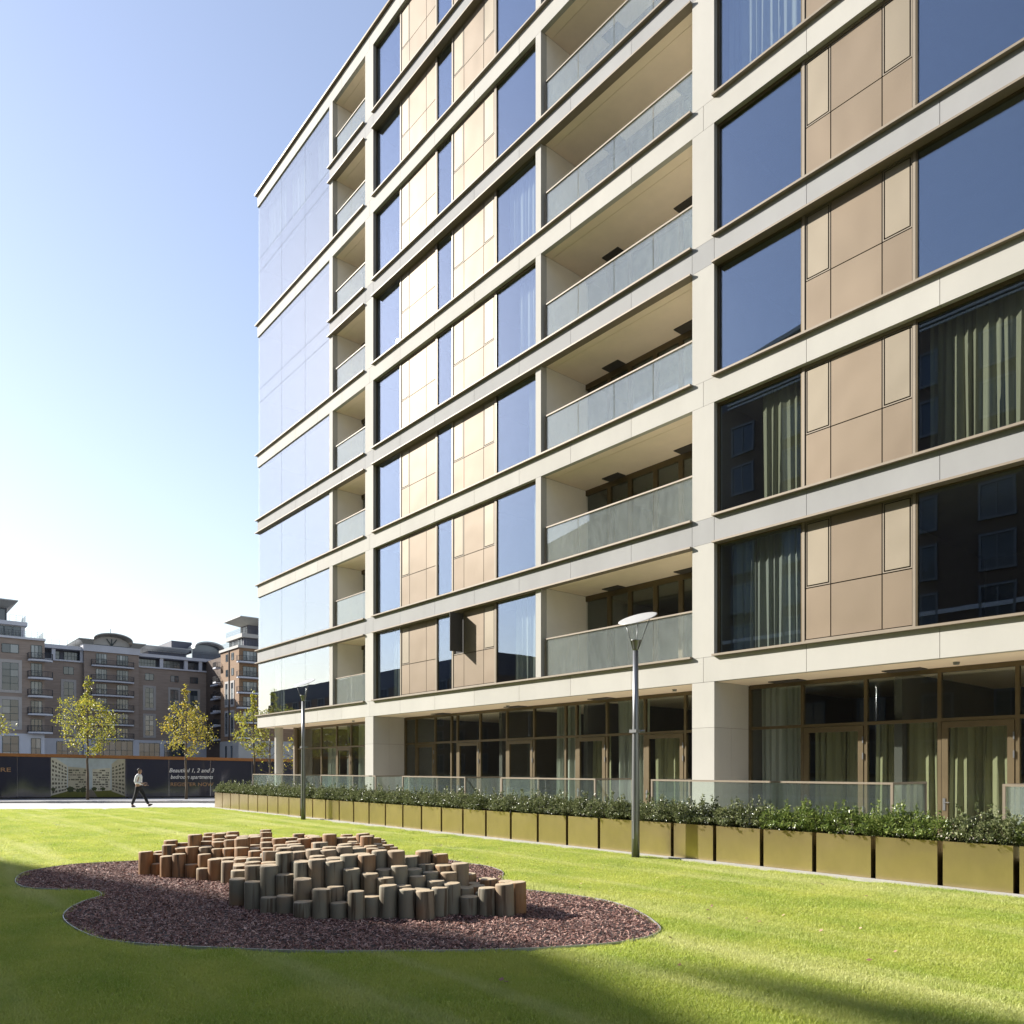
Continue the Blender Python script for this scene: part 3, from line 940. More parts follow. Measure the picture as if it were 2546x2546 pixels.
# ground storey
YG, GZ, SZ = D + 1.40, 0.45, 3.765
MB().box(-37.2, XR, D + 0.145, YG + 6.0, SZ, SZ + 0.08).build('soffit', 'soffit_stone', bld)
for cx0, cx1 in ((-26.68, -26.06), (-11.20, -10.58), (-3.94, -3.33)):
    MB().box(cx0 + 0.02, cx1 - 0.02, D + 0.02, YG - 0.02, GZ, SZ).build('column_core', 'dark_gap', bld)
    for y0, y1 in ((D, D + 0.70), (D + 0.706, YG - 0.002)):
        for z0, z1 in ((GZ, 2.70), (2.706, SZ - 0.003)):
            MB().box(cx0, cx1, y0, y1, z0, z1).build('stone_panel', 'stone_cream', bld)
rc = MB().lathe([(0.20, GZ), (0.20, SZ)], -36.35, D + 0.68, 28)
rc.build('round_column', 'stone_cream', bld, smooth=False)
MB().box(-36.02, -35.90, YG - 0.12, D + 7.0, GZ, SZ).build('end_wall', 'bronze_trim', bld)


def glazing(xs, doors, ya=YG, zt=2.72):
    b0, b1 = xs[0], xs[-1]
    fr = MB().box(b0, b1, ya, ya + 0.09, SZ - 0.10, SZ - 0.002).box(b0, b1, ya, ya + 0.09, GZ, GZ + 0.07)
    for x in xs: fr.box(x - 0.035, x + 0.035, ya + 0.001, ya + 0.091, GZ + 0.07, SZ - 0.10)
    for a0, a1 in zip(xs[:-1], xs[1:]):
        fr.box(a0 + 0.035, a1 - 0.035, ya + 0.002, ya + 0.088, zt - 0.035, zt + 0.035)
    w = fr.build('shop_front', 'bronze_frame', bld)
    for i, (a0, a1) in enumerate(zip(xs[:-1], xs[1:])):
        l, r = a0 + 0.035, a1 - 0.035
        if r - l < 0.05: continue
        MB().box(l, r, ya + 0.04, ya + 0.056, zt + 0.035, SZ - 0.10).build('pane', 'shop_glass', w)
        if i in doors:
            dr = frame_mb(l + 0.012, r - 0.012, GZ + 0.075, zt - 0.045, ya - 0.012, ya + 0.06, 0.115, 0.115, 0.13).build('door', 'bronze_frame', bld)
            MB().box(l + 0.12, r - 0.12, ya + 0.02, ya + 0.035, GZ + 0.20, zt - 0.155).build('pane', 'shop_glass', dr)
            hx = l + 0.06
            h = MB().box(hx - 0.025, hx + 0.025, ya - 0.024, ya - 0.013, 0.92, 1.16).tube([(hx, ya - 0.02, 1.08), (hx, ya - 0.075, 1.08), (hx + 0.12, ya - 0.075, 1.08)], 0.011, 6)
            h.build('handle', 'lamp_metal', dr)
            for hz in (0.8, 1.95, 2.3):
                MB().box(r - 0.03, r - 0.005, ya - 0.028, ya - 0.0125, hz, hz + 0.14).build('hinge', 'lamp_metal', dr)
        else:
            MB().box(l, r, ya + 0.04, ya + 0.056, GZ + 0.07, zt - 0.035).build('pane', 'shop_glass', w)


glazing([-35.86, -35.25, -33.28, -31.77, -30.42, -29.15, -27.7, -26.2], (3,))
glazing([-26.02, -25.26, -23.95, -22.91, -22.54, -21.20, -19.75, -18.39, -16.95, -16.48, -15.24, -13.83, -12.47, -10.9], (1, 4, 6, 9, 11))
glazing([-10.55, -9.19, -7.73, -6.25, -4.89, -3.45, -1.9, -0.4, 1.2, XR], (1, 3))
for x0 in (-30.9, -26.3, -20.2, -16.2, -10.75, -7.1):
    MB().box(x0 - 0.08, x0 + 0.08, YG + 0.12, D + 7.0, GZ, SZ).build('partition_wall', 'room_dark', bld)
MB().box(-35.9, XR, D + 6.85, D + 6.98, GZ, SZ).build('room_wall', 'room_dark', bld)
for vx in (-23.6, -19.4, -15.6, -9.8, -7.2):
    MB().box(vx, vx + 0.75, YG - 0.42, YG - 0.05, SZ - 0.022, SZ - 0.001).build('ceiling_vent', 'vent_black', bld)
for vx in (-29.0, -18.9, -12.3, -5.7):
    MB().lathe([(0.05, SZ - 0.05), (0.06, SZ - 0.001)], vx, D + 0.75, 14).build('downlight', 'lamp_metal', bld)

# terrace in front of the ground storey
struct(MB().prism([(-34.42, 12.505), (XR, 12.505), (XR, D + 7.0), (-37.0, D + 7.0), (-37.0, 15.2)], 0.0, GZ - 0.006).build('terrace', 'terrace_paving'))
struct(MB().box(-34.6, XR, 11.80, 11.96, 0.0, 0.055).build('planter_kerb', 'concrete_kerb'))

# ------------------------------------------------------------------ curtains
def curtain(x0, x1, z0, z1, y, mat, label, folds=None, amp=0.05, gather=0.0, seed=0, name='curtain'):
    r = random.Random(seed)
    folds = folds or max(3, int((x1 - x0) / 0.17))
    nx = folds * 7
    ph = [r.uniform(-0.6, 0.6) for _ in range(folds + 2)]
    am = [r.uniform(0.5, 1.25) for _ in range(folds + 2)]
    v = []
    zs = [0, 0.25, 0.5, 0.75, 1.0]
    for zi, t in enumerate(zs):
        for i in range(nx + 1):
            s = i / nx
            k = s * folds; ki = int(k)
            p = 2 * math.pi * (k + 0.12 * math.sin(2.3 * k + seed))
            sway = (1 - t) * 0.06 * math.sin(ki * 1.7 + seed) * 0.5
            a = amp * am[min(ki, folds)] * (0.6 + 0.4 * (1 - t))
            xx = x0 + (x1 - x0) * (s * (1 - gather * t * 0.0)) + sway + 0.018 * math.sin(p * 2 + ph[min(ki, folds)])
            v.append((xx, y + a * math.sin(p + ph[min(ki, folds)] * 0.5), z0 + (z1 - z0) * t))
    f = []
    for j in range(len(zs) - 1):
        for i in range(nx):
            a = j * (nx + 1) + i
            f.append((a, a + 1, a + nx + 2, a + nx + 1))
    me = bpy.data.meshes.new(name)
    me.from_pydata([(a - x0, b - y, c - z0) for a, b, c in v], [], f)
    me.materials.append(MATS[mat])
    me.polygons.foreach_set('use_smooth', [True] * len(f))
    o = place(name, me, None, (x0, y, z0))
    return tag(o, label, 'curtain', 'curtains hanging inside the windows')


def zf(f): return Z0 + FH * f


YC = D + 0.42
ORD = ['first', 'second', 'third', 'fourth', 'fifth', 'sixth', 'seventh', 'top']
CUR = [
    # x0, x1, storey, material, label
    (-9.75, -8.52, 0, 'curtain_pale', 'pale curtain in the first-floor window just right of the wide stone column'),
    (-10.42, -9.80, 0, 'curtain_pale', 'narrow pale curtain at the left edge of the first-floor window right of the wide column'),
    (-9.62, -8.52, 1, 'curtain_cream', 'yellowish curtain gathered in the second-floor window just right of the wide column'),
    (-6.05, -4.00, 1, 'curtain_cream', 'long yellowish curtain filling the second-floor window at the right edge'),
    (-10.42, -8.55, 4, 'curtain_pale', 'pale bluish curtain in the topmost visible window right of the wide column'),
    (-18.1, -16.85, 0, 'curtain_pale', 'pale curtain in the first-floor window left of the wide balconies'),
    (-17.5, -16.85, 2, 'curtain_pale', 'pale curtain in the third-floor window left of the wide balconies'),
    (-17.35, -16.85, 1, 'curtain_pale', 'slim pale curtain in the second-floor window left of the wide balconies'),
    (-18.45, -16.9, 4, 'curtain_pale', 'pale curtain in the fifth-floor window left of the wide balconies'),
    (-18.0, -16.9, 3, 'curtain_pale', 'pale curtain in the fourth-floor window left of the wide balconies'),
    (-25.2, -24.35, 0, 'curtain_pale', 'pale curtain in the first-floor window right of the slim stone column'),
    (-21.6, -21.1, 0, 'curtain_pale', 'pale curtain in the narrow first-floor window beside the open vent'),
    (-36.9, -34.9, 7, 'curtain_pale', 'white blind in the top-floor corner glazing, leftmost pane'),
    (-34.3, -32.4, 7, 'curtain_pale', 'white blind in the top-floor corner glazing, middle pane'),
    (-31.6, -29.9, 7, 'curtain_pale', 'white blind in the top-floor corner glazing, right pane'),
    (-36.4, -35.2, 0, 'curtain_pale', 'pale curtain in the lowest corner glazing near the building edge'),
]
for i, (x0, x1, f, mt, lb) in enumerate(CUR):
    curtain(x0, x1, zf(f) + 0.02, zf(f) + OH - 0.04, YC + (0.04 if i % 2 else 0), mt, lb, seed=i)
GCUR = [
    (-10.45, -9.30, 'curtain_pale', 'striped pale curtain in the ground-floor pane right of the wide column'),
    (-9.05, -7.85, 'curtain_olive', 'olive curtain behind the left glazed door of the right-hand terrace'),
    (-7.62, -6.35, 'curtain_olive', 'olive curtain between the two glazed doors of the right-hand terrace'),
    (-6.15, -4.95, 'curtain_olive', 'olive curtain behind the right glazed door of the right-hand terrace'),
    (-4.75, -3.5, 'curtain_olive', 'olive curtain in the ground-floor pane at the right edge'),
    (-15.15, -13.9, 'curtain_pale', 'pale curtain in the ground-floor pane behind the near lamp post'),
    (-13.75, -12.6, 'curtain_olive', 'olive curtain behind the glazed door left of the wide column'),
    (-16.4, -15.35, 'curtain_olive', 'olive curtain behind the glazed door left of the near lamp post'),
    (-17.6, -16.55, 'curtain_pale', 'thin pale curtain in the narrow ground-floor pane left of the near lamp post'),
    (-30.3, -28.2, 'curtain_pale', 'striped pale curtain in the ground floor just left of the slim column'),
    (-33.2, -32.0, 'curtain_pale', 'pale curtain in the ground-floor pane behind the far lamp post'),
]
for i, (x0, x1, mt, lb) in enumerate(GCUR):
    top = SZ - 0.05 if i in (0, 5, 8, 9) else 2.7
    curtain(x0, x1, GZ + 0.03, top, YG + 0.32 + 0.05 * (i % 2), mt, lb, seed=40 + i, amp=0.06)

# ------------------------------------------------------------------ terrace balustrades
YR, RZ = 12.78, 1.525
RAILS = [(-32.15, -27.40, 'far-left glass terrace balustrade, in front of the round column'),
         (-25.82, -21.92, 'glass terrace balustrade in front of the slim stone column'),
         (-20.32, -17.08, 'glass terrace balustrade, third from the far left end'),
         (-15.53, -12.15, 'glass terrace balustrade just left of the near lamp post'),
         (-10.54, -5.54, 'long glass terrace balustrade in front of the wide stone column'),
         (-3.98, 1.5, 'glass terrace balustrade cut off by the right edge')]
for x0, x1, lb in RAILS:
    t = thing('glass_balustrade', lb, 'balustrade', ((x0 + x1) / 2, YR, GZ), 'glass balustrades along the terrace')
    MB().box(x0, x1, YR - 0.02, YR + 0.02, RZ - 0.035, RZ).box(x1 - 0.04, x1, YR + 0.02, YR + 1.3, RZ - 0.035, RZ).box(x0, x0 + 0.04, YR + 0.02, YR + 1.3, RZ - 0.035, RZ).build('handrail', 'bronze_trim', t)
    for px, py in ((x0, YR - 0.02), (x1 - 0.045, YR - 0.02), (x1 - 0.042, YR + 1.26), (x0, YR + 1.26)):
        MB().box(px, px + 0.04, py + 0.001, py + 0.041, GZ, RZ - 0.036).build('post', 'bronze_trim', t)
    n = max(2, round((x1 - x0) / 1.55))
    w = (x1 - x0 - 0.10) / n
    for i in range(n):
        MB().box(x0 + 0.05 + i * w + 0.006, x0 + 0.05 + (i + 1) * w - 0.006, YR - 0.007, YR + 0.007, GZ + 0.04, RZ - 0.04).build('pane', 'terrace_glass', t)
    for xx in (x0 + 0.012, x1 - 0.028):
        MB().box(xx, xx + 0.014, YR + 0.045, YR + 1.24, GZ + 0.04, RZ - 0.04).build('pane', 'terrace_glass', t)

# ------------------------------------------------------------------ planters and their shrubs
PW, PX0, NP = 0.966, -34.44, 36
NUM = ['first', 'second', 'third', 'fourth', 'fifth', 'sixth', 'seventh', 'eighth', 'ninth', 'tenth', 'eleventh', 'twelfth', 'thirteenth', 'fourteenth', 'fifteenth', 'sixteenth', 'seventeenth', 'eighteenth', 'nineteenth', 'twentieth', 'twenty-first', 'twenty-second', 'twenty-third', 'twenty-fourth', 'twenty-fifth', 'twenty-sixth', 'twenty-seventh', 'twenty-eighth', 'twenty-ninth', 'thirtieth', 'thirty-first', 'thirty-second', 'thirty-third', 'thirty-fourth', 'thirty-fifth', 'thirty-sixth']
PT = 0.70
w = PW - 0.075
pm_f = MB().box(0, w, 0, 0.012, 0.03, PT).mesh('front_panel', 'planter_brass')
pm_b = MB().box(0, 0.012, 0.0125, 0.53, 0.03, PT).box(w - 0.012, w, 0.0125, 0.53, 0.03, PT).box(0.0125, w - 0.0125, 0.518, 0.53, 0.03, PT).mesh('side_panels', 'planter_brass')
pm_r = MB().box(0.0125, w - 0.0125, 0.0125, 0.03, PT - 0.03, PT - 0.004).mesh('rim', 'planter_side')
pm_s = MB().box(0.0128, w - 0.0128, 0.031, 0.517, 0.06, PT - 0.05).mesh('soil', 'soil')
pm_g = MB().box(0.05, w - 0.05, 0.04, 0.50, 0.0, 0.03).mesh('plinth', 'dark_gap')


def shrub_mesh(seed, mat, n=4600):
    r = np.random.default_rng(seed)
    # several stems, each a small dome of leaves
    ns = 9
    cx = np.linspace(0.05, 0.91, ns) + r.normal(0, 0.03, ns); cyy = r.uniform(0.10, 0.42, ns)
    ch = r.uniform(0.26, 0.39, ns); cr = r.uniform(0.12, 0.19, ns)
    s = r.integers(0, ns, n)
    dirv = r.normal(0, 1, (n, 3)); dirv /= np.linalg.norm(dirv, axis=1)[:, None]
    rad = r.uniform(0.35, 1.0, n) ** 0.5
    c = np.stack([cx[s] + dirv[:, 0] * cr[s] * rad * 1.15, cyy[s] + dirv[:, 1] * cr[s] * rad * 1.35, PT + ch[s] * 0.50 + dirv[:, 2] * (ch[s] * 0.62) * rad], 1)
    # upright shoots above the mass
    k = r.uniform(0, 1, n) < 0.13
    sh = r.integers(0, 13, n); sx = r.uniform(0.03, 0.93, 13); sy = r.uniform(0.1, 0.42, 13); shh = r.uniform(0.36, 0.58, 13)
    tt = r.uniform(0.35, 1, n)
    c[k] = np.stack([sx[sh] + r.normal(0, 0.016, n), sy[sh] + r.normal(0, 0.016, n), PT + shh[sh] * tt], 1)[k]
    c[:, 2] = np.maximum(c[:, 2], PT - 0.075 + 0.03 * r.uniform(0, 1, n))
    low = c[:, 2] < PT + 0.02
    c[low, 1] = np.clip(c[low, 1], -0.05, 0.5)
    k2 = r.uniform(0, 1, n) < 0.07
    ax = r.uniform(0.03, 0.9, 9); fs = r.integers(0, 9, n); ft = r.uniform(0, 1, n); fl_ = r.uniform(0.10, 0.24, 9)
    c[k2] = np.stack([ax[fs] + r.normal(0, 0.02, n), 0.06 - ft * fl_[fs], PT + 0.10 + 0.10 * ft - 0.12 * ft * ft + r.normal(0, 0.015, n)], 1)[k2]
    out = dirv.copy(); out[:, 2] = np.abs(out[:, 2]) * 0.7 + 0.25
    out[k] = np.stack([r.normal(0, 0.7, n), r.normal(0, 0.7, n), np.full(n, 0.8)], 1)[k]
    out += r.normal(0, 0.45, (n, 3)); out /= np.linalg.norm(out, axis=1)[:, None]
    sd = np.cross(out, r.normal(0, 1, (n, 3))); sd /= np.linalg.norm(sd, axis=1)[:, None]
    nn = np.cross(out, sd)
    L = r.uniform(0.019, 0.037, n)[:, None]; W = L * 0.46
    tip = c + out * L; mid = c + nn * L * 0.12
    v = np.empty((n, 2, 4, 3))
    base = c - out * L * 0.55
    v[:, 0] = np.stack([base, mid + sd * W, tip, mid - nn * L * 0.10], 1)
    v[:, 1] = np.stack([base, mid - nn * L * 0.10, tip, mid - sd * W], 1)
    # weld each leaf's halves: share verts so an island is one leaf
    verts = np.empty((n, 5, 3))
    verts[:, 0] = base; verts[:, 1] = mid + sd * W; verts[:, 2] = tip; verts[:, 3] = mid - nn * L * 0.22; verts[:, 4] = mid - sd * W
    me = bpy.data.meshes.new('shrub_leaves')
    i = np.arange(n)[:, None] * 5
    f = np.concatenate([i + np.array([0, 1, 2, 3]), i + np.array([0, 3, 2, 4])])
    me.vertices.add(n * 5); me.vertices.foreach_set('co', verts.astype(np.float32).ravel())
    me.loops.add(f.size); me.loops.foreach_set('vertex_index', f.astype(np.int32).ravel())
    me.polygons.add(len(f)); me.polygons.foreach_set('loop_start', np.arange(0, f.size, 4, dtype=np.int32)); me.polygons.foreach_set('loop_total', np.full(len(f), 4, np.int32))
    me.materials.append(MATS[mat]); me.update(calc_edges=True)
    return me


SH = [shrub_mesh(200 + i, 'hedge_leaf') for i in range(5)]
SHB = [shrub_mesh(300 + i, 'hedge_leaf_bright') for i in range(2)]
stems = MB()
for i in range(9):
    bx, by = 0.07 + 0.1 * i, 0.15 + 0.22 * ((i * 7) % 5) / 5
    stems.tube([(bx, by, PT - 0.06), (bx + 0.03 * math.sin(i), by + 0.02 * math.cos(i * 2), PT + 0.10), (bx + 0.05 * math.sin(i * 1.3), by + 0.03, PT + 0.24)], [0.006, 0.005, 0.003], 5)
stem_me = stems.mesh('stems', 'bark')
PLO = {NP - 1 - i: i for i in range(NP)}
for i in range(NP):
    x = PX0 + PW * i
    if x > 0.2: break
    nth = NUM[i]
    p = thing('planter', f'brass box planter under the hedge, {nth} from the far left end of the row', 'planter', (x, 11.97, 0.0), 'row of brass planters')
    for nm, me in (('front_panel', pm_f), ('side_panel', pm_b), ('rim', pm_r), ('soil', pm_s), ('plinth', pm_g)):
        place(nm, me, p)
    bright = i in (28, 29, 30, 32)
    s = thing('hedge_shrub', f'{"bright" if bright else "dark"} green evergreen shrub in the {nth} planter from the far left', 'shrub', (x - 0.03, 11.97, 0.0), 'shrubs in the planters')
    o = place('foliage', (SHB[i % 2] if bright else SH[i % 5]), s)
    if (i // 5) % 2: o.scale = (-1, 1, 1); o.location.x = 0.96
    o.scale.z = 1.0 + 0.0
    place('stem', stem_me, s)

# ------------------------------------------------------------------ lamp posts
def lamp(x, y, label):
    t = thing('lamp_post', label, 'lamp post', (x, y, 0), 'slim lamp posts on the lawn')
    L = lambda mb, nm, mt, sm=True: place(nm, mb.mesh(nm, mt, smooth=sm), t)
    L(MB().lathe([(0.078, 0.0), (0.078, 0.55), (0.072, 1.6), (0.060, 2.7), (0.052, 4.02)], 0, 0, 24), 'pole', 'lamp_metal')
    L(MB().lathe([(0.052, 4.02), (0.060, 4.06), (0.098, 4.20), (0.108, 4.21), (0.108, 4.222), (0.02, 4.223)], 0, 0, 24), 'cone', 'lamp_metal')
    # dish tilted towards the building
    r_ = Vector((0.646, 0.763, 0)); f_ = Vector((-0.763, 0.646, 0)); n_ = (Vector((0, 0, 1)) - r_ * 0.30 - f_ * 0.37).normalized()
    e1 = (r_ - n_ * r_.dot(n_)).normalized(); e2 = n_.cross(e1)
    c = Vector((0.03, 0.03, 4.63))
    prof = [(0.0, -0.005), (0.16, -0.008), (0.30, -0.004), (0.375, 0.010), (0.382, 0.016), (0.36, 0.020), (0.25, 0.028), (0.10, 0.034), (0.0, 0.035)]
    v, f = [], []
    seg = 36
    for rad, h in prof:
        for k in range(seg):
            a = 2 * math.pi * k / seg
            v.append(tuple(c + e1 * rad * math.cos(a) + e2 * rad * math.sin(a) + n_ * h))
    for j in range(len(prof) - 1):
        for k in range(seg):
            a = j * seg + k; b = j * seg + (k + 1) % seg
            f.append((a, b, b + seg, a + seg))
    me = bpy.data.meshes.new('dish'); me.from_pydata(v, [], f); me.materials.append(MATS['lamp_white'])
    me.polygons.foreach_set('use_smooth', [True] * len(f)); me.update()
    place('dish', me, t)
    for k in range(3):
        a = R(200 + 120 * k)
        top = c + e1 * 0.27 * math.cos(a) + e2 * 0.27 * math.sin(a) - n_ * 0.004
        dirv = Vector((top.x, top.y, 0)).normalized()
        L(MB().tube([dirv * 0.055 + Vector((0, 0, 4.04)), top], 0.0085, 6), 'strut', 'lamp_metal')
    br = MB().box(-0.085, 0.085, -0.085, 0.085, 2.44, 2.50)
    br.tube([(0.06, 0.05, 2.46), (0.14, 0.10, 2.47)], 0.028, 8)
    L(br, 'bracket', 'lamp_metal', False)
    L(MB().box(-0.03, 0.03, -0.082, -0.07, 0.4, 0.75), 'access_door', 'lamp_metal', False)
    return t


lamp(-24.38, 11.42, 'slim grey lamp post with tilted white dish, the far one near the corner glazing')
lamp(-9.80, 11.41, 'slim grey lamp post with tilted white dish, the near one before the wide column')

# ------------------------------------------------------------------ log climbing mound
LOGS = [(-13.67, 3.45), (-12.74, 3.84), (-11.79, 4.18), (-11.56, 4.32), (-10.97, 4.19), (-10.26, 3.77), (-9.6, 3.62), (-9.02, 3.69), (-8.51, 3.87), (-8.15, 4.04), (-7.83, 4.38), (-7.31, 5.08), (-7.30, 5.31), (-6.98, 5.72), (-6.78, 5.9), (-7.12, 6.14), (-7.68, 6.25), (-8.17, 6.14), (-9.12, 6.1), (-10.26, 6.45), (-11.18, 6.91), (-12.2, 7.41), (-13.62, 6.35), (-14.45, 5.52), (-14.28, 4.65), (-13.97, 4.08), (-14.03, 3.7)]
mound = thing('log_mound', 'mound of upright round timber posts of many heights on the bark bed', 'play logs', (-10.5, 5.0, 0.016))


def log_mesh(r, h, seed):
    q = random.Random(seed)
    seg = 16
    prof = [(r * 1.0, -0.03), (r, h * 0.5), (r, h - 0.018), (r * 0.955, h - 0.004), (r * 0.90, h)]
    wob = [1 + 0.025 * math.sin(2 * math.pi * k / seg * 2 + seed) + q.uniform(-0.008, 0.008) for k in range(seg)]
    tx, ty = q.uniform(-0.03, 0.03), q.uniform(-0.03, 0.03)
    v, f, m = [], [], []
    for j, (rr_, z) in enumerate(prof):
        for k in range(seg):
            a = 2 * math.pi * k / seg
            xx, yy = rr_ * wob[k] * math.cos(a), rr_ * wob[k] * math.sin(a)
            v.append((xx, yy, z + (tx * xx + ty * yy if j >= 2 else 0)))
    for j in range(len(prof) - 1):
        for k in range(seg):
            a = j * seg + k; b = j * seg + (k + 1) % seg
            f.append((a, b, b + seg, a + seg)); m.append(1 if j == 3 else 0)
    f.append(tuple(range((len(prof) - 1) * seg, len(prof) * seg))); m.append(1)
    me = bpy.data.meshes.new('log'); me.from_pydata(v, [], f)
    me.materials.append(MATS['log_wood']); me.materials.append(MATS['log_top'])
    me.polygons.foreach_set('material_index', m)
    me.polygons.foreach_set('use_smooth', [i < 3 * seg for i in range(len(f))])
    me.update()
    return me


la = np.array(LOGS)


def edge_dist(x, y):
    best = 9
    for (ax, ay), (bx, by) in zip(LOGS, LOGS[1:] + LOGS[:1]):
        dx, dy = bx - ax, by - ay
        t = max(0, min(1, ((x - ax) * dx + (y - ay) * dy) / (dx * dx + dy * dy)))
        best = min(best, math.hypot(x - ax - t * dx, y - ay - t * dy))
    return best


spots = []
sp = 0.217
ang = R(38)
for i in range(-60, 60):
    for j in range(-60, 60):
        u = (i + 0.5 * (j % 2)) * sp; w_ = j * sp * 0.866
        x = -10.5 + u * math.cos(ang) - w_ * math.sin(ang) + random.uniform(-0.010, 0.010)
        y = 5.2 + u * math.sin(ang) + w_ * math.cos(ang) + random.uniform(-0.010, 0.010)
        if inside(LOGS, np.array([x]), np.array([y]))[0]:
            spots.append((x, y))
# posts nearest the camera first, so that those that show largest stay single parts
spots.sort(key=lambda p: math.hypot(p[0], p[1]))
rest = []
for i, (x, y) in enumerate(spots):
    e_ = edge_dist(x, y)
    base = 0.26 + (0.34 if y - 0.45 * (x + 8) < 5.6 else 0.26) * min(1.0, e_ / 0.55)
    lump = 0.10 * math.sin(x * 1.9 + 0.6) * math.cos(y * 1.7 - 0.4)
    h = max(0.17, base + lump + random.choice((-0.10, -0.05, 0.0, 0.04, 0.10)) + random.uniform(-0.02, 0.02))
    h *= min(1.0, max(0.55, (-6.3 - x) / 1.9))
    h = max(h, 0.18)
    if e_ < 0.16: h = random.choice((0.19, 0.22, 0.33, 0.34, 0.38))
    r_ = random.uniform(0.098, 0.112)
    me = log_mesh(r_, h, i)
    if i < 300:
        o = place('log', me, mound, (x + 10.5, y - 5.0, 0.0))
        o['wear_shade'] = min(1.0, max(0.0, (0.72 if (y < 5.15 + 0.42 * (x + 9.0) and x > -10.7) else 0.12) + random.gauss(0, 0.22)))  # front cluster greyer: its shade put into the wood colour, plus random tone
        o.rotation_euler = (random.gauss(0, 0.012), random.gauss(0, 0.012), random.uniform(0, 6.28))
    else:
        rest.append((me, x, y))
if rest:
    bm = bmesh.new()
    for me, x, y in rest:
        n0 = len(bm.verts)
        bm.from_mesh(me)
        bm.verts.ensure_lookup_table()
        for vv in list(bm.verts)[n0:]:
            vv.co.x += x + 10.5; vv.co.y += y - 5.0
        bpy.data.meshes.remove(me)
    me = bpy.data.meshes.new('rear_logs'); bm.to_mesh(me); bm.free()
    me.materials.append(MATS['log_wood']); me.materials.append(MATS['log_top'])
    o = place('rear_logs', me, mound)
    o['kind'] = 'stuff'

# ------------------------------------------------------------------ hoarding
H0 = Vector((-53.168, 6.213, 0)); HE = Vector((0.47675, 0.87904, 0)); HN = Vector((0.87904, -0.47675, 0))   # HN faces the camera
hd = thing('hoarding', 'long glossy navy site hoarding with copper top strip, printed courtyard picture and lettering', 'hoarding', tuple(H0))


def hp(s, o, z):
    p = HE * s + HN * o
    return (p.x, p.y, z)


def htop(s): return 2.47 - 0.0190 * s


def hslab(s0, s1, o0, o1, z0, z1a, z1b=None, z0b=None):
    z1b = z1a if z1b is None else z1b
    z0b = z0 if z0b is None else z0b
    mb = MB()
    a = [hp(s0, o1, z0), hp(s1, o1, z0b), hp(s1, o1, z1b), hp(s0, o1, z1a)]
    b = [hp(s0, o0, z0), hp(s1, o0, z0b), hp(s1, o0, z1b), hp(s0, o0, z1a)]
    mb.quad(a); mb.quad(b[::-1])
    for i in range(4):
        j = (i + 1) % 4
        mb.quad([a[j], a[i], b[i], b[j]])
    return mb


def hpart(nm, mb, mt, par=None):
    return place(nm, mb.mesh(nm, mt), par or hd)


edges = [-9.7, -7.26, -4.8, -2.4, 0.9, 2.64, 6.73, 9.13, 11.5, 13.9, 16.3, 18.7, 21.0]
for s0, s1 in zip(edges[:-1], edges[1:]):
    bo = hpart('board', hslab(s0 + 0.004, s1 - 0.004, -0.03, 0.0, 0.02, htop(s0), htop(s1)), 'hoarding_navy')
    if s0 == 2.64:
        pic = bo
for s0, s1 in zip(edges[:-1], edges[1:]):
    hpart('capping', hslab(s0, s1, -0.06, 0.05, htop(s0), htop(s0) + 0.185, htop(s1) + 0.175, htop(s1)), 'copper_strip')
hpart('base_rail', hslab(edges[0], edges[-1], -0.02, 0.02, 0.0, 0.07), 'dark_gap')
# the printed courtyard view, as flat print on its board
PS0, PS1 = 2.68, 6.69


def pq(mb, pts, mi, lift):
    mb.quad([hp(PS0 + (PS1 - PS0) * u, 0.003 + 0.0006 * lift, 0.07 + (htop(PS0 + (PS1 - PS0) * u) - 0.09) * v) for u, v in pts], mi)


pr = MB()
pq(pr, [(0, 0), (1, 0), (1, 1), (0, 1)], 0, 0)
pq(pr, [(0, 0), (1, 0), (1, .20), (0.75, .17), (0.2, .17), (0, .20)], 4, 1)
pq(pr, [(0.45, 0.0), (0.62, 0.0), (0.56, .2), (0.52, .2)], 6, 2)
pq(pr, [(0.0, .04), (.215, .15), (.215, .80), (0.06, .99), (0, .99)], 2, 2)
pq(pr, [(.225, .15), (.48, .15), (.48, .74), (.225, .78)], 1, 2)
pq(pr, [(.555, .15), (.80, .17), (.80, .76), (.555, .72)], 2, 2)
pq(pr, [(.815, .15), (1, .02), (1, .99), (.90, .99), (.815, .86)], 1, 3)
rd = random.Random(5)
for k in range(8):      # left block rows
    for j in range(5):
        u0 = 0.012 + 0.041 * j + rd.uniform(0, .008); u1 = u0 + rd.choice((.018, .026, .03))
        f0, f1 = 1 - u0 / .215, 1 - u1 / .215
        vb = lambda fr_, q: .17 + (.60 * q) + fr_ * (-.10 + .32 * q)
        q0, q1 = (k + .15) / 8, (k + .68) / 8
        pq(pr, [(u0, vb(f0, q0)), (u1, vb(f1, q0)), (u1, vb(f1, q1)), (u0, vb(f0, q1))], 3, 4)
for k in range(9):
    for (ua, ub) in ((.235, .47), (.565, .79)):
        u = ua
        while u < ub - .02:
            wv = rd.choice((.012, .02, .035, .05))
            if rd.random() < .72:
                v0 = .19 + .06 * k
                pq(pr, [(u, v0), (min(u + wv, ub), v0), (min(u + wv, ub), v0 + .036), (u, v0 + .036)], 3 if rd.random() < .8 else 6, 4)
            u += wv + .010
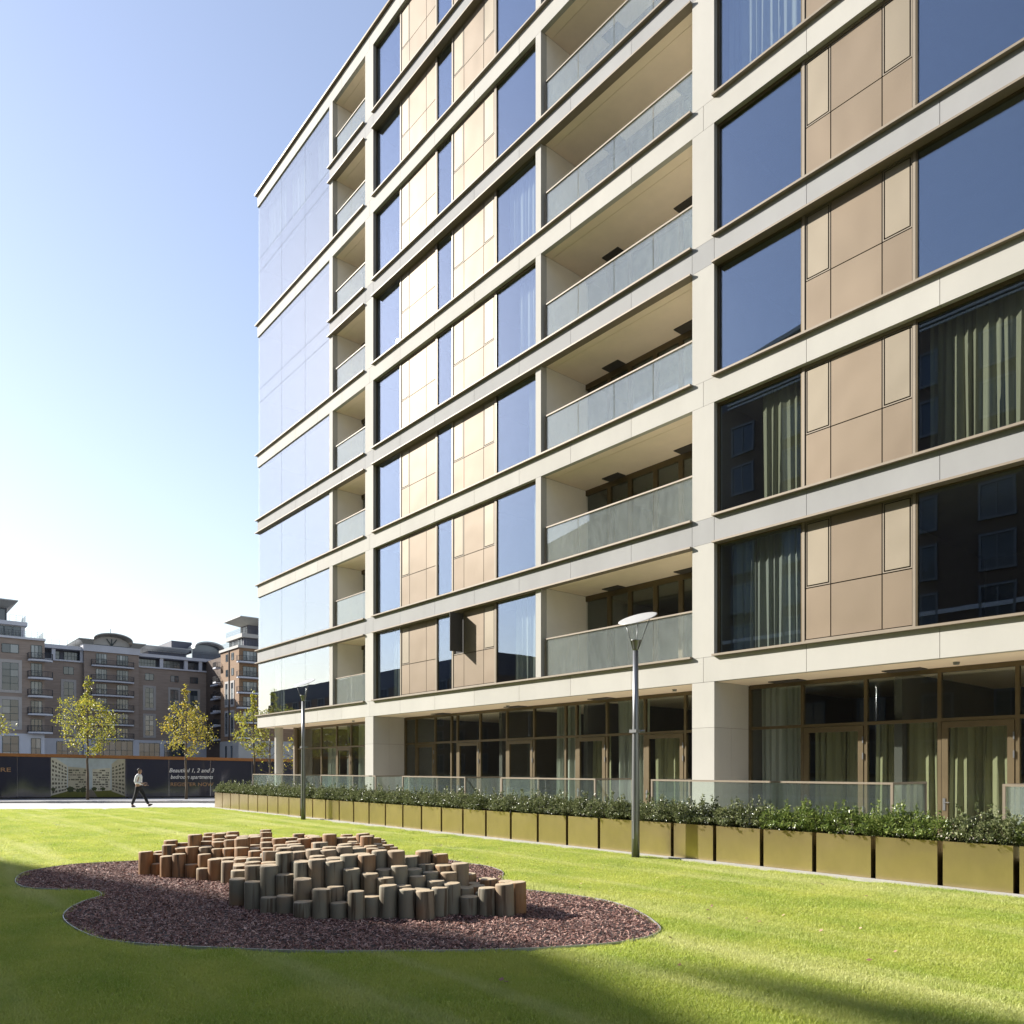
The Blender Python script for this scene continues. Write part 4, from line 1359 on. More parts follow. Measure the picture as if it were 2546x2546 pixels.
for k in range(8):
    for j in range(4):
        u0 = .825 + .044 * j; u1 = u0 + rd.choice((.022, .03, .034))
        f0, f1 = (u0 - .815) / .185, (u1 - .815) / .185
        q0, q1 = (k + .12) / 8, (k + .62) / 8
        vb = lambda fr_, q: .19 + .60 * q + fr_ * (-.14 + .30 * q)
        pq(pr, [(u0, vb(f0, q0)), (u1, vb(f1, q0)), (u1, vb(f1, q1)), (u0, vb(f0, q1))], 3, 5)
for u, v, rr_ in ((.26, .2, .05), (.43, .19, .045), (.58, .21, .035), (.70, .21, .03), (.03, .2, .03), (.36, .17, .03)):
    pq(pr, [(u + rr_ * math.cos(a_) * (1 + .25 * math.sin(5 * a_)), v + rr_ * 1.5 * math.sin(a_) * (1 + .2 * math.cos(7 * a_))) for a_ in [2 * math.pi * i / 18 for i in range(18)]], 5, 6)
hpart('printed_picture', pr, ['print_sky', 'print_cream', 'print_pale', 'print_window', 'print_lawn', 'print_tree', 'print_path'], pic)


def text(body, s0, z, width, size, shear, mt, space=1.0):
    cu = bpy.data.curves.new('lettering', 'FONT')
    cu.body = body; cu.size = size; cu.shear = shear; cu.extrude = 0.002; cu.offset = 0.003; cu.space_character = space
    tmp = bpy.data.objects.new('lettering', cu)
    COL.objects.link(tmp)
    bpy.context.view_layer.update()
    me = bpy.data.meshes.new_from_object(tmp.evaluated_get(bpy.context.evaluated_depsgraph_get()))
    bpy.data.objects.remove(tmp); bpy.data.curves.remove(cu)
    xs = [v.co.x for v in me.vertices]
    k = width / (max(xs) - min(xs)); x0 = min(xs)
    for v in me.vertices:
        p = hp(s0 + (v.co.x - x0) * k, 0.008 + v.co.z, z + v.co.y - 0.004 * (v.co.x - x0))
        v.co = p
    me.materials.clear(); me.materials.append(MATS[mt])
    me.name = 'lettering'
    return place('lettering', me, hd)


text('RE', 0.04, 1.57, 0.53, 0.34, 0.0, 'text_copper')
text('Beautiful 1, 2 and 3', 9.15, 1.53, 2.56, 0.345, 0.28, 'text_white')
text('bedroom apartments', 9.23, 1.14, 2.42, 0.345, 0.28, 'text_white')
text('REGISTER NOW', 9.23, 0.70, 2.44, 0.30, 0.0, 'text_copper')

# ------------------------------------------------------------------ street trees
def tree(x, y, h, crown_w, z_crown, label, leaves, mat, seed, leaf=0.075, lean=0.0, bare=False, group='young street trees before the hoarding'):
    r = random.Random(seed); q = np.random.default_rng(seed)
    t = thing('street_tree', label, 'tree', (x, y, 0), group)
    tr = MB()
    pts = [(0, 0, 0)]
    n = 9
    for i in range(1, n + 1):
        f = i / n
        pts.append((lean * f + r.uniform(-.03, .03) * (1 + f), r.uniform(-.03, .03) * (1 + f), h * 0.93 * f))
    rad = [0.075 * (1 - 0.88 * (i / n)) + 0.006 for i in range(n + 1)]
    tr.tube(pts, rad, 9)
    tips = []
    nb = 26
    for i in range(nb):
        f = (i + 0.5) / nb
        zb = z_crown + (h * 0.95 - z_crown) * f
        k = min(n - 1, int(zb / (h * 0.93) * n)); p = Vector(pts[k]).lerp(Vector(pts[k + 1]), (zb / (h * 0.93) * n) - k) if zb < h * 0.93 else Vector(pts[-1])
        # crown profile: widest low, pointed top
        prof = (0.55 + 0.45 * math.sin(math.pi * min(1, f * 1.3 + 0.12)) ** 0.8) if f < 0.42 else max(0.11, 1.0 - (f - 0.42) * 2.6)
        R_ = crown_w * 0.5 * max(0.1, prof) * r.uniform(0.6, 1.12)
        a = i * 2.4 + r.uniform(-.4, .4)
        up = 0.35 + 0.6 * f
        e1 = p + Vector((math.cos(a) * R_ * 0.5, math.sin(a) * R_ * 0.5, R_ * up * 0.6))
        e2 = p + Vector((math.cos(a + .12) * R_, math.sin(a + .12) * R_, R_ * up * 1.05))
        b0 = 0.022 * (1 - 0.6 * f)
        tr.tube([p, e1, e2], [b0, b0 * 0.6, b0 * 0.25], 5)
        tips += [(e1, R_ * 0.30), (e2, R_ * 0.26), (e1.lerp(e2, .5), R_ * 0.30)]
        for _ in range(2):
            a2 = a + r.uniform(-.9, .9); e3 = e1 + Vector((math.cos(a2) * R_ * .5, math.sin(a2) * R_ * .5, R_ * r.uniform(0.1, .6)))
            tr.tube([e1, e3], [b0 * 0.45, b0 * 0.15], 4)
            tips.append((e3, R_ * 0.26))
    tips.append((Vector(pts[-1]) + Vector((0, 0, h * 0.05)), 0.14))
    place('trunk', tr.mesh('trunk', 'bark', smooth=True), t)
    if bare:
        leaves = max(60, leaves)
    c0 = np.array([tuple(p) for p, _ in tips]); cr = np.array([max(0.10, s) for _, s in tips])
    wgt = cr ** 1.4; wgt /= wgt.sum()
    i = q.choice(len(tips), leaves, p=wgt)
    c = c0[i] + q.normal(0, 1, (leaves, 3)) * cr[i][:, None] * np.array([0.55, 0.55, 0.5])
    nrm = q.normal(0, 1, (leaves, 3)); nrm[:, 2] += 0.4; nrm /= np.linalg.norm(nrm, axis=1)[:, None]
    u = np.cross(nrm, q.normal(0, 1, (leaves, 3))); u /= np.linalg.norm(u, axis=1)[:, None]
    w = np.cross(nrm, u)
    L = (leaf * q.uniform(0.6, 1.15, leaves))[:, None]
    v = np.stack([c - u * L, c - w * L * .62 + nrm * L * .15, c + u * L, c + w * L * .62 + nrm * L * .15], 1)
    place('crown', raw_mesh('crown', v.reshape(-1, 3), None, 4, mat), t)
    return t


tree(-48.14, 9.73, 7.0, 2.85, 2.35, 'yellow-green young tree before the printed picture on the hoarding', 2900, 'tree_leaf', 3, leaf=0.066)
tree(-45.76, 14.29, 6.6, 2.7, 2.3, 'yellowing young tree before the white lettering on the hoarding', 2400, 'tree_leaf_gold', 8, leaf=0.066)
tree(-52.0, 4.6, 6.0, 3.0, 2.4, 'yellow-green tree half cut off by the left edge', 3600, 'tree_leaf', 15)
tree(-46.1, 18.4, 6.6, 2.2, 2.4, 'thin yellow-green tree beside the corner of the pale building', 1700, 'tree_leaf', 21)
tree(-44.2, 18.6, 5.6, 2.6, 1.0, 'nearly bare spreading tree behind the round column', 160, 'tree_leaf', 27, bare=True)
tree(-42.6, 19.6, 4.8, 2.4, 1.2, 'sparse yellow tree between the round column and the ground-floor wall', 420, 'tree_leaf_gold', 31)

# ------------------------------------------------------------------ the walking man
man = thing('person', 'person in white shirt and dark trousers walking right along the pale path', 'person', (-37.62, 9.67, 0.006), rz=R(49.76))


def skinned(name, verts, edges, radii, mat, root=0, sub=2):
    me = bpy.data.meshes.new(name)
    me.from_pydata(verts, edges, [])
    o = bpy.data.objects.new(name, me)
    COL.objects.link(o)
    o.parent = man
    md = o.modifiers.new('skin', 'SKIN')
    if not me.skin_vertices:
        with bpy.context.temp_override(object=o, active_object=o):
            pass
    sv = me.skin_vertices[0].data if me.skin_vertices else None
    if sv is None:
        me.skin_vertices.new() if hasattr(me.skin_vertices, 'new') else None
        sv = me.skin_vertices[0].data
    for i, q in enumerate(radii):
        sv[i].radius = q if hasattr(q, '__len__') else (q, q)
        sv[i].use_root = (i == root)
    md.use_smooth_shade = True
    o.modifiers.new('sub', 'SUBSURF').levels = sub
    o.modifiers['sub'].render_levels = sub
    me.materials.append(MATS[mat])
    return o


# local axes: +x walking direction, +y his left, z up
BV = [(0, 0, .95), (0, 0, 1.15), (0.0, 0, 1.38), (0.03, 0, 1.50), (0.055, 0, 1.57), (0.065, 0, 1.65), (0.05, 0, 1.71), (0.135, 0, 1.605)]
BE = [(0, 1), (1, 2), (2, 3), (3, 4), (4, 5), (5, 6), (4, 7)]
BR = [(.10, .12), (.10, .13), (.10, .15), (.05, .05), (.068, .062), (.088, .074), (.07, .06), (.016, .016)]


def chain(start, pts, rads):
    prev = start
    for p, q in zip(pts, rads):
        BV.append(p); BR.append((q, q)); BE.append((prev, len(BV) - 1)); prev = len(BV) - 1
    return prev


for s, hx, hz in ((-1, .36, 1.10), (1, .29, 1.00)):
    wr = chain(2, [(0.0, s * .19, 1.40), (-0.05, s * .235, 1.13), (hx - .10, s * .16, hz - .02), (hx - .03, s * .13, hz)], [.055, .045, .032, .036])
    for k in range(4):
        fy = s * (.13 - .028 + .019 * k)
        L_ = (.075, .088, .083, .065)[k]
        chain(wr, [(hx + .02, fy, hz + .005), (hx + .02 + L_ * .55, fy, hz - .004), (hx + .02 + L_ * .9, fy * .97, hz - .030)], [.011, .0095, .008])
    chain(wr, [(hx - .01, s * .085, hz + .02), (hx + .035, s * .07, hz + .03)], [.012, .009])
for kn, an, tx, tz in (((-.10, -.09, .52), (-.27, -.09, .12), (-.13, -.09, .03), 0), ((.20, .09, .53), (.40, .09, .12), (.55, .09, .12), 0)):
    chain(0, [(0.0, math.copysign(.09, kn[1]), .88), kn, an, tx], [.09, .06, .04, .035])
skinned('body', BV, BE, BR, 'skin')
skinned('shirt', [(0.0, 0, .96), (-0.01, 0, 1.14), (0.0, 0, 1.32), (0.02, 0, 1.44), (0.035, 0, 1.50),
                  (0.0, -.17, 1.41), (-0.05, -.235, 1.13), (.20, -.17, 1.07), (0.0, .17, 1.41), (-0.05, .235, 1.13), (.14, .18, 1.0)],
        [(0, 1), (1, 2), (2, 3), (3, 4), (3, 5), (5, 6), (6, 7), (3, 8), (8, 9), (9, 10)],
        [(.135, .165), (.135, .17), (.14, .17), (.09, .10), (.060, .060), (.075, .075), (.066, .066), (.050, .050), (.075, .075), (.066, .066), (.050, .050)], 'shirt')
skinned('trousers', [(0.0, 0, .98), (0.0, 0, .90), (-.02, -.09, .82), (-.10, -.09, .52), (-.27, -.09, .11), (.03, .09, .82), (.20, .09, .53), (.395, .09, .13)],
        [(0, 1), (1, 2), (2, 3), (3, 4), (1, 5), (5, 6), (6, 7)],
        [(.135, .165), (.13, .16), (.105, .095), (.082, .078), (.062, .062), (.105, .095), (.082, .078), (.062, .062)], 'trousers')
for pts in ([(-.30, -.09, .055), (-.24, -.09, .045), (-.15, -.09, .035), (-.09, -.09, .03)], [(.37, .09, .065), (.43, .09, .065), (.52, .09, .10), (.59, .09, .135)]):
    skinned('shoe', pts, [(0, 1), (1, 2), (2, 3)], [(.042, .042), (.048, .05), (.042, .034), (.03, .022)], 'shoes')
skinned('hair', [(-.02, 0, 1.62), (-.015, 0, 1.69), (.045, 0, 1.735), (.10, 0, 1.725)], [(0, 1), (1, 2), (2, 3)], [(.055, .05), (.07, .062), (.062, .05), (.035, .025)], 'hair')

# ------------------------------------------------------------------ brick blocks beyond the hoarding
def far_window(par, wall, a0, a1, z0, z1, cols, rows, mat='far_pane', surround=None, fw=0.07):
    """wall(a, out, z) -> world box corner helper"""
    if surround:
        s = surround
        fb = MB()
        for (b0, b1, y0, y1) in ((s[0], a0, s[2], s[3]), (a1, s[1], s[2], s[3]), (a0, a1, s[2], z0), (a0, a1, z1, s[3])):
            wbox(fb, wall, b0, b1, 0.0, 0.10, y0, y1)
        fb.build('surround', 'stone_surround', par)
    f = MB()
    wbox(f, wall, a0, a1, 0.0, 0.03, z0, z1)
    cw = (a1 - a0) / cols; rh = (z1 - z0) / rows
    for i in range(cols + 1): wbox(f, wall, a0 + cw * i - fw / 2, a0 + cw * i + fw / 2, 0.03, 0.08, z0, z1)
    for j in range(rows + 1): wbox(f, wall, a0 + fw / 2, a1 - fw / 2, 0.03, 0.075, z0 + rh * j - fw / 2, z0 + rh * j + fw / 2)
    w = f.build('window', 'frame_dark', par)
    for i in range(cols):
        for j in range(rows):
            p = MB()
            wbox(p, wall, a0 + cw * i + fw / 2, a0 + cw * (i + 1) - fw / 2, 0.03, 0.045, z0 + rh * j + fw / 2, z0 + rh * (j + 1) - fw / 2)
            p.build('pane', mat, w)


def wbox(mb, wall, a0, a1, o0, o1, z0, z1):
    ax, pl = wall
    if ax == 'x': mb.box(pl + o0, pl + o1, a0, a1, z0, z1)       # faces +X, a = world Y
    else: mb.box(a0, a1, pl - o1, pl - o0, z0, z1)               # faces -Y, a = world X
    return mb


def far_balcony(par, wall, a0, a1, z, depth=1.1, rail=1.05, white='white_render', curve=True, bars=None):
    n = 9
    front = []
    for i in range(n + 1):
        t = i / n
        o = depth * (0.55 + 0.45 * math.sin(math.pi * t) ** 0.6) if curve else depth
        front.append((a0 + (a1 - a0) * t, o))
    ax, pl = wall
    W = (lambda a, o: (pl + o, a)) if ax == 'x' else (lambda a, o: (a, pl - o))
    poly = [W(a0, 0.0)] + [W(a, o) for a, o in front] + [W(a1, 0.0)]
    area = sum(poly[i][0] * poly[(i + 1) % len(poly)][1] - poly[(i + 1) % len(poly)][0] * poly[i][1] for i in range(len(poly)))
    if area < 0: poly = poly[::-1]
    s = MB().prism(poly, z, z + 0.30).build('balcony', white, par)
    r = MB()
    line = [W(a0, 0.05)] + [W(a, o - 0.05) for a, o in front] + [W(a1, 0.05)]
    for zz_, rr_ in ((z + 0.30 + rail, 0.035), (z + 0.45, 0.025), (z + 0.32, 0.06)):
        r.tube([(p[0], p[1], zz_) for p in line], rr_, 5)
    for i in range(len(line) - 1):
        p0, p1 = Vector((*line[i], 0)), Vector((*line[i + 1], 0))
        m_ = max(1, int((p1 - p0).length / 0.16))
        for k in range(m_):
            c = p0.lerp(p1, k / m_)
            th = 0.03 if (k == 0 and i % 2 == 0) else 0.013
            r.box(c.x - th, c.x + th, c.y - th, c.y + th, z + 0.30, z + 0.30 + rail)
    r.build('railing', 'rail_dark', s)


def rail_line(par, p0, p1, z, h=1.0, step=1.3, mat='rail_dark', r_=0.02):
    m_ = MB()
    p0, p1 = Vector((*p0, 0)), Vector((*p1, 0))
    L = (p1 - p0).length
    for hh in (h, h * 0.66, h * 0.33):
        m_.tube([(p0.x, p0.y, z + hh), (p1.x, p1.y, z + hh)], r_ if hh == h else r_ * 0.6, 4)
    for k in range(int(L / step) + 1):
        c = p0.lerp(p1, k * step / L)
        m_.box(c.x - r_, c.x + r_, c.y - r_, c.y + r_, z, z + h)
    m_.build('railing', mat, par)


def wing_roof(par, poly_out, poly_in, z_in, z_out, th, mat='roof_lead'):
    """flared roof: a slab whose eaves rise outwards"""
    n = len(poly_out); mb = MB()
    for i in range(n):
        j = (i + 1) % n
        a, b = poly_in[i], poly_in[j]; c, d_ = poly_out[j], poly_out[i]
        mb.quad([(*b, z_in), (*a, z_in), (*d_, z_out), (*c, z_out)])
        mb.quad([(*d_, z_out), (*c, z_out), (*c, z_out + th), (*d_, z_out + th)][::-1])
    mb.quad([(*p, z_out + th) for p in poly_out])
    mb.quad([(*p, z_in) for p in poly_in][::-1])
    return mb.build('roof', mat, par)


# --- left block: faces +X at X = -152.8
fa = thing('brick_apartment_block', 'brown brick block at the left edge with stacked curved balconies and flared grey roof', 'building', (-160.0, 14.0, 0))
WA = ('x', -152.8); ya = 17.77


def A_(a): return ya + a * 0.98


MB().box(-175, -152.8, -12, A_(6.64), 7.65, 23.6).build('wall', 'brick_brown', fa)
MB().box(-175, -152.65, -12, A_(6.60), 0, 7.65).build('plinth', 'white_render', fa)
MB().box(-175, -152.5, -12, A_(6.75), 23.6, 23.95).build('cornice', 'white_render', fa)
MB().box(-175, -154.2, -12, A_(3.9), 23.95, 26.0).build('attic_storey', 'white_render', fa)
MB().box(-175, -153.6, -12, A_(4.2), 26.0, 26.65).build('parapet', 'white_render', fa)
MB().box(-175, -156.0, -12, A_(1.46), 26.65, 29.1).build('penthouse', 'roof_dark', fa)
wing_roof(fa, [(-152.9, -16), (-152.9, A_(2.75)), (-178, A_(2.75)), (-178, -16)], [(-155.9, -13), (-155.9, A_(1.5)), (-175, A_(1.5)), (-175, -13)], 29.1, 29.95, 0.16)
far_window(fa, WA, A_(.35), A_(2.74), 21.16, 22.59, 2, 1)
far_window(fa, WA, A_(.35), A_(2.74), 14.91, 19.49, 2, 4, surround=(A_(-.0), A_(3.25), 14.45, 20.02))
far_window(fa, WA, A_(.35), A_(2.74), 8.71, 13.3, 2, 4, surround=(A_(-.0), A_(3.25), 8.31, 13.82))
far_window(fa, ('x', -152.65), A_(.42), A_(2.75), 3.2, 7.21, 2, 3)
for dz in (21.0, 17.9, 14.8, 11.5, 8.4):
    far_window(fa, WA, A_(4.6), A_(6.2), dz - 0.35, dz + 1.75, 3, 1)
for z in (20.0, 16.95, 13.85, 10.8, 7.7):
    far_balcony(fa, WA, A_(4.1), A_(7.75), z, 1.5)
far_window(fa, ('x', -152.65), A_(4.6), A_(6.0), 3.6, 6.9, 2, 2)
for i in range(4):
    far_window(fa, ('x', -154.2), A_(-1.6 + 1.25 * i), A_(-0.5 + 1.25 * i), 24.1, 25.8, 1, 1, 'far_glass_dark')
far_window(fa, ('x', -156.0), A_(-1.5), A_(1.2), 26.8, 28.9, 2, 1, 'far_glass_dark')
rail_line(fa, (-152.7, -12), (-152.7, A_(4.2)), 23.95, 1.05, 0.5)
rail_line(fa, (-153.7, A_(1.6)), (-153.7, A_(3.9)), 26.65, 1.05, 0.9)
rail_line(fa, (-153.7, A_(3.9)), (-158, A_(3.9)), 26.65, 1.05, 0.7)
rail_line(fa, (-152.7, A_(4.6)), (-152.7, A_(6.4)), 23.95, 1.05, 0.9)
rail_line(fa, (-152.7, A_(6.4)), (-157, A_(6.4)), 23.95, 1.05, 0.7)

# --- middle range: faces +X at X = -174
fb = thing('brick_apartment_range', 'long brown brick range with arched white gable and rows of balconies behind the trees', 'building', (-180.0, 42.0, 0))
WB = ('x', -174.0); y0b = 27.71


def B_(a): return y0b + a


WP = ('x', -173.1)        # the gabled centre stands forward
MB().box(-190, -174.0, B_(-14), B_(36), 7.73, 23.0).build('wall', 'brick_brown', fb)
MB().box(-190, -173.85, B_(-14), B_(36), 0, 7.73).build('plinth', 'white_render', fb)
MB().box(-190, -175.6, B_(-14), B_(36), 23.3, 25.4).build('attic_storey', 'roof_dark', fb)
MB().box(-190, -173.7, B_(-14), B_(36), 23.0, 23.3).build('string_course', 'white_render', fb)
MB().box(-190, -173.6, B_(-14), B_(6.5), 25.4, 26.15).build('cornice', 'white_render', fb)
MB().box(-190, -173.6, B_(16.9), B_(36), 25.3, 25.95).build('cornice', 'white_render', fb)
MB().box(-175.6, -173.1, B_(6.61), B_(16.81), 7.73, 25.35).build('wall', 'brick_brown', fb)
MB().box(-175.6, -172.95, B_(6.55), B_(16.87), 0, 7.73).build('plinth', 'white_render', fb)
MB().box(-175.6, -172.8, B_(6.4), B_(17.0), 25.35, 26.7).build('cornice', 'white_render', fb)
# arched gable: tympanum and flared roof following the arch
tp = MB(); n = 20; yc, w2, zb, ht = B_(11.63), 3.45, 26.7, 1.95
pts = [(yc + w2 * math.cos(math.pi * i / n), zb + ht * math.sin(math.pi * i / n) ** 0.9) for i in range(n + 1)]
for i in range(n):
    (ya0, za0), (ya1, za1) = pts[i], pts[i + 1]
    tp.quad([(-173.1, ya1, zb), (-173.1, ya0, zb), (-173.1, ya0, za0), (-173.1, ya1, za1)][::-1])
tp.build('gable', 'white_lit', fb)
rf = MB()
prof = [(B_(5.4), 27.45), (B_(8.0), 27.45)] + [(yc - 3.75 * math.cos(math.pi * i / n), 27.3 + 1.75 * math.sin(math.pi * i / n) ** 0.85) for i in range(2, n - 1)] + [(B_(15.3), 27.45), (B_(17.8), 27.45)]
for (p0, q0), (p1, q1) in zip(prof[:-1], prof[1:]):
    rf.quad([(-171.4, p0, q0), (-171.4, p1, q1), (-190, p1, q1), (-190, p0, q0)])
    rf.quad([(-171.4, p0, q0 + .16), (-190, p0, q0 + .16), (-190, p1, q1 + .16), (-171.4, p1, q1 + .16)])
    rf.quad([(-171.4, p0, q0), (-171.4, p0, q0 + .16), (-171.4, p1, q1 + .16), (-171.4, p1, q1)])
rf.quad([(-171.4, B_(5.4), 27.45), (-172.85, B_(6.5), 26.7), (-172.85, B_(8.3), 26.7), (-171.4, B_(8.0), 27.45)])
rf.quad([(-171.4, B_(15.3), 27.45), (-172.85, B_(15.0), 26.7), (-172.85, B_(16.9), 26.7), (-171.4, B_(17.8), 27.45)])
rf.build('roof', 'roof_lead', fb)
sb = MB()
for dy in (-1, 0, 1):
    sb.tube([(-172.9, yc, 26.75), (-172.9, yc + dy * 0.95, 28.15)], 0.09, 5)
sb.tube([(-173.0, yc - 3.2, 26.76), (-173.0, yc + 3.2, 26.76)], 0.06, 4)
sb.tube([(-174, yc, 28.9), (-174, yc, 30.4)], 0.05, 5)
sb.build('gable_brackets', 'frame_dark', fb)
for a0, a1, z0, z1 in ((1.13, 1.77, 23.3, 25.4), (21.2, 21.88, 23.3, 25.3), (26.23, 26.93, 23.3, 25.3), (29.34, 29.99, 23.3, 25.3), (31.36, 31.94, 23.3, 25.3), (6.1, 6.6, 23.3, 25.4), (16.85, 17.05, 23.3, 25.3)):
    wbox(MB(), ('x', -174.5), B_(a0), B_(a1), 0, 0.6, z0, z1).build('pier', 'white_render', fb)
for a0, a1, z0, z1, c in ((2.06, 2.71, 23.6, 25.09, 1), (3.54, 6.06, 23.4, 25.09, 4), (17.3, 20.9, 23.4, 25.0, 6), (22.4, 25.8, 23.4, 25.0, 5), (27.28, 28.98, 23.4, 25.0, 4)):
    far_window(fb, ('x', -175.6), B_(a0), B_(a1), z0, z1, c, 2, 'far_glass_dark')
for a0, a1, z0, z1 in ((3.19, 4.92, 20.5, 21.94), (18.26, 19.92, 20.44, 21.81), (23.38, 24.97, 20.44, 21.73), (27.42, 29.06, 20.4, 21.72)):
    far_window(fb, WB, B_(a0), B_(a1), z0, z1, 2, 1)
for (a0, a1, z0, z1), s in (((3.19, 4.92, 13.58, 18.99), (2.71, 5.4, 13.03, 19.47)), ((3.19, 4.92, 8.7, 12.4), (2.71, 5.4, 8.25, 12.85)),
                            ((18.26, 19.92, 14.57, 18.84), (17.83, 20.39, 14.06, 19.28)), ((23.31, 24.97, 14.5, 18.78), (22.9, 25.32, 13.98, 19.22)),
                            ((27.42, 29.01, 14.46, 18.8), (26.93, 29.56, 14.01, 19.17)), ((18.28, 19.92, 8.7, 12.97), (17.86, 20.39, 8.26, 13.34)),
                            ((23.31, 24.97, 8.75, 12.95), (22.9, 25.32, 8.23, 13.39)), ((27.42, 29.01, 8.77, 12.96), (26.93, 29.56, 8.25, 13.41))):
    far_window(fb, WB, B_(a0), B_(a1), z0, z1, 2, 4, surround=(B_(s[0]), B_(s[1]), s[2], s[3]))
for zb_ in (23.1, 20.0, 17.0, 14.1, 11.08, 8.1):
    for a0, a1 in ((8.78, 10.7), (12.64, 14.7)):
        far_window(fb, WP, B_(a0), B_(a1), zb_ - 0.1, zb_ + 1.9, 4, 2)
for z in (22.35, 19.3, 16.4, 13.4, 10.5, 7.6):
    far_balcony(fb, WP, B_(7.9), B_(15.73), z, 1.2)
for a0, a1 in ((1.96, 5.75), (16.98, 21.08), (22.08, 26.33)):
    far_window(fb, ('x', -173.85), B_(a0), B_(a1), 3.4, 7.11, 4, 2, 'far_glass_dark')
far_window(fb, ('x', -172.95), B_(9.0), B_(15.59), 3.6, 7.38, 6, 2, 'far_glass_dark')
rail_line(fb, (-173.7, B_(-6)), (-173.7, B_(5.2)), 26.15, 1.0, 1.4, 'rail_dark')
rail_line(fb, (-173.7, B_(17.6)), (-173.7, B_(33)), 25.95, 0.95, 1.0, 'rail_dark')
# penthouse on the right half, with its own arched glazed end
MB().box(-190, -180, B_(20.5), B_(28.5), 25.95, 27.6).build('penthouse', 'roof_dark', fb)
wing_roof(fb, [(-178, B_(18.9)), (-178, B_(29.2)), (-192, B_(29.2)), (-192, B_(18.9))], [(-179.8, B_(20.6)), (-179.8, B_(28.4)), (-190, B_(28.4)), (-190, B_(20.6))], 27.5, 28.3, 0.15)
MB().box(-195, -184, B_(26.5), B_(31.0), 28.4, 30.9).build('plant_room', 'roof_dark', fb)
ag = MB(); yc2 = B_(33.4)
pr2 = [(yc2 + 3.3 * math.cos(math.pi * i / n), 28.9 + 1.5 * math.sin(math.pi * i / n) ** 0.9) for i in range(n + 1)]
for i in range(n):
    (p0, q0), (p1, q1) = pr2[i], pr2[i + 1]
    ag.quad([(-181, p0, 25.9), (-181, p0, q0), (-181, p1, q1), (-181, p1, 25.9)])
ag.build('arched_glazing', 'far_glass_dark', fb)
ar = MB()
for i in range(n):
    (p0, q0), (p1, q1) = pr2[i], pr2[i + 1]
    ar.quad([(-179, p0, q0 + .05), (-179, p1, q1 + .05), (-192, p1, q1 + .05), (-192, p0, q0 + .05)])
    ar.quad([(-179, p0, q0 + .35), (-192, p0, q0 + .35), (-192, p1, q1 + .35), (-179, p1, q1 + .35)])
    ar.quad([(-179, p0, q0 + .05), (-179, p0, q0 + .35), (-179, p1, q1 + .35), (-179, p1, q1 + .05)])
ar.build('roof', 'roof_lead', fb)

# --- right wing: side faces -Y at Y = 57.1 (in sun), end faces +X at X = -150.7
fc = thing('brick_wing', 'sunlit brick wing with stacked balconies and flared roof behind the building corner', 'building', (-158.0, 62.0, 0))
WC = ('y', 57.1); WE = ('x', -150.7)
MB().box(-160.8, -150.7, 57.1, 80, 7.3, 25.6).build('wall', 'brick_sunlit', fc)
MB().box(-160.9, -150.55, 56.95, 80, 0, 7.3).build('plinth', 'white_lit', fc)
MB().box(-174, -160.8, 58.6, 80, 0, 25.4).build('link_wall', 'brick_dark', fc)  # darker brick puts the shade of this recess into the colour
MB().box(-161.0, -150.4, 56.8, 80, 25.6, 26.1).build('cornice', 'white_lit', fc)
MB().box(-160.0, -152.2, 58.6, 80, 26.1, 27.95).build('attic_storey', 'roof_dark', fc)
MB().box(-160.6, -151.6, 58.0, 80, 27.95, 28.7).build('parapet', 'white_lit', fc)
MB().box(-158.0, -154.0, 60.2, 80, 28.7, 30.9).build('penthouse', 'roof_dark', fc)
wing_roof(fc, [(-150.8, 57.4), (-150.8, 82), (-160, 82), (-160, 57.4)], [(-153.9, 60.1), (-153.9, 80), (-158, 80), (-158, 60.1)], 30.9, 31.8, 0.16)
for i in range(5): far_window(fc, ('y', 58.6), -159.7 + 1.4 * i, -158.5 + 1.4 * i, 26.2, 27.8, 2, 1, 'far_pane')
for i in range(3): far_window(fc, ('y', 60.2), -157.8 + 1.2 * i, -156.8 + 1.2 * i, 28.9, 30.7, 2, 1, 'far_pane')
for x0, x1, z0, z1 in ((-157.77, -156.72, 23.53, 24.93), (-154.66, -153.48, 23.55, 24.93), (-157.77, -156.72, 20.46, 21.79), (-154.66, -153.48, 20.45, 21.83)):
    far_window(fc, WC, x0, x1, z0, z1, 1, 1)
for x0, x1, z0, z1 in ((-157.9, -156.6, 14.66, 18.99), (-154.8, -153.5, 14.61, 18.95), (-157.9, -156.6, 8.72, 13.06), (-154.8, -153.5, 8.69, 13.03)):
    far_window(fc, WC, x0, x1, z0, z1, 1, 4, surround=(x0 - .4, x1 + .4, z0 - .45, z1 + .45))
for z in (22.6, 19.55, 16.52, 13.55, 10.65, 7.61):
    far_balcony(fc, WE, 56.6, 61.4, z, 1.3)
    far_window(fc, WE, 57.9, 60.6, z + 0.6, z + 2.4, 4, 1)
for z in (22.4, 19.4, 16.45, 13.5, 10.6, 7.65):
    far_balcony(fc, ('y', 57.1), -162.6, -160.9, z, 1.0, curve=False)
    if z < 20: far_balcony(fc, ('y', 58.6), -168.8, -164.2, z, 0.9, curve=False)
dp = MB().tube([(-155.9, 57.0, 7.3), (-155.9, 57.0, 25.4)], 0.10, 6)
dp.build('downpipe', 'rail_dark', fc)
rail_line(fc, (-160.9, 56.9), (-150.5, 56.9), 26.1, 1.05, 0.55)
rail_line(fc, (-150.5, 56.9), (-150.5, 66), 26.1, 1.05, 0.55)
rail_line(fc, (-160.4, 58.1), (-151.7, 58.1), 28.7, 1.05, 0.55)
rail_line(fc, (-151.7, 58.1), (-151.7, 66), 28.7, 1.05, 0.55)
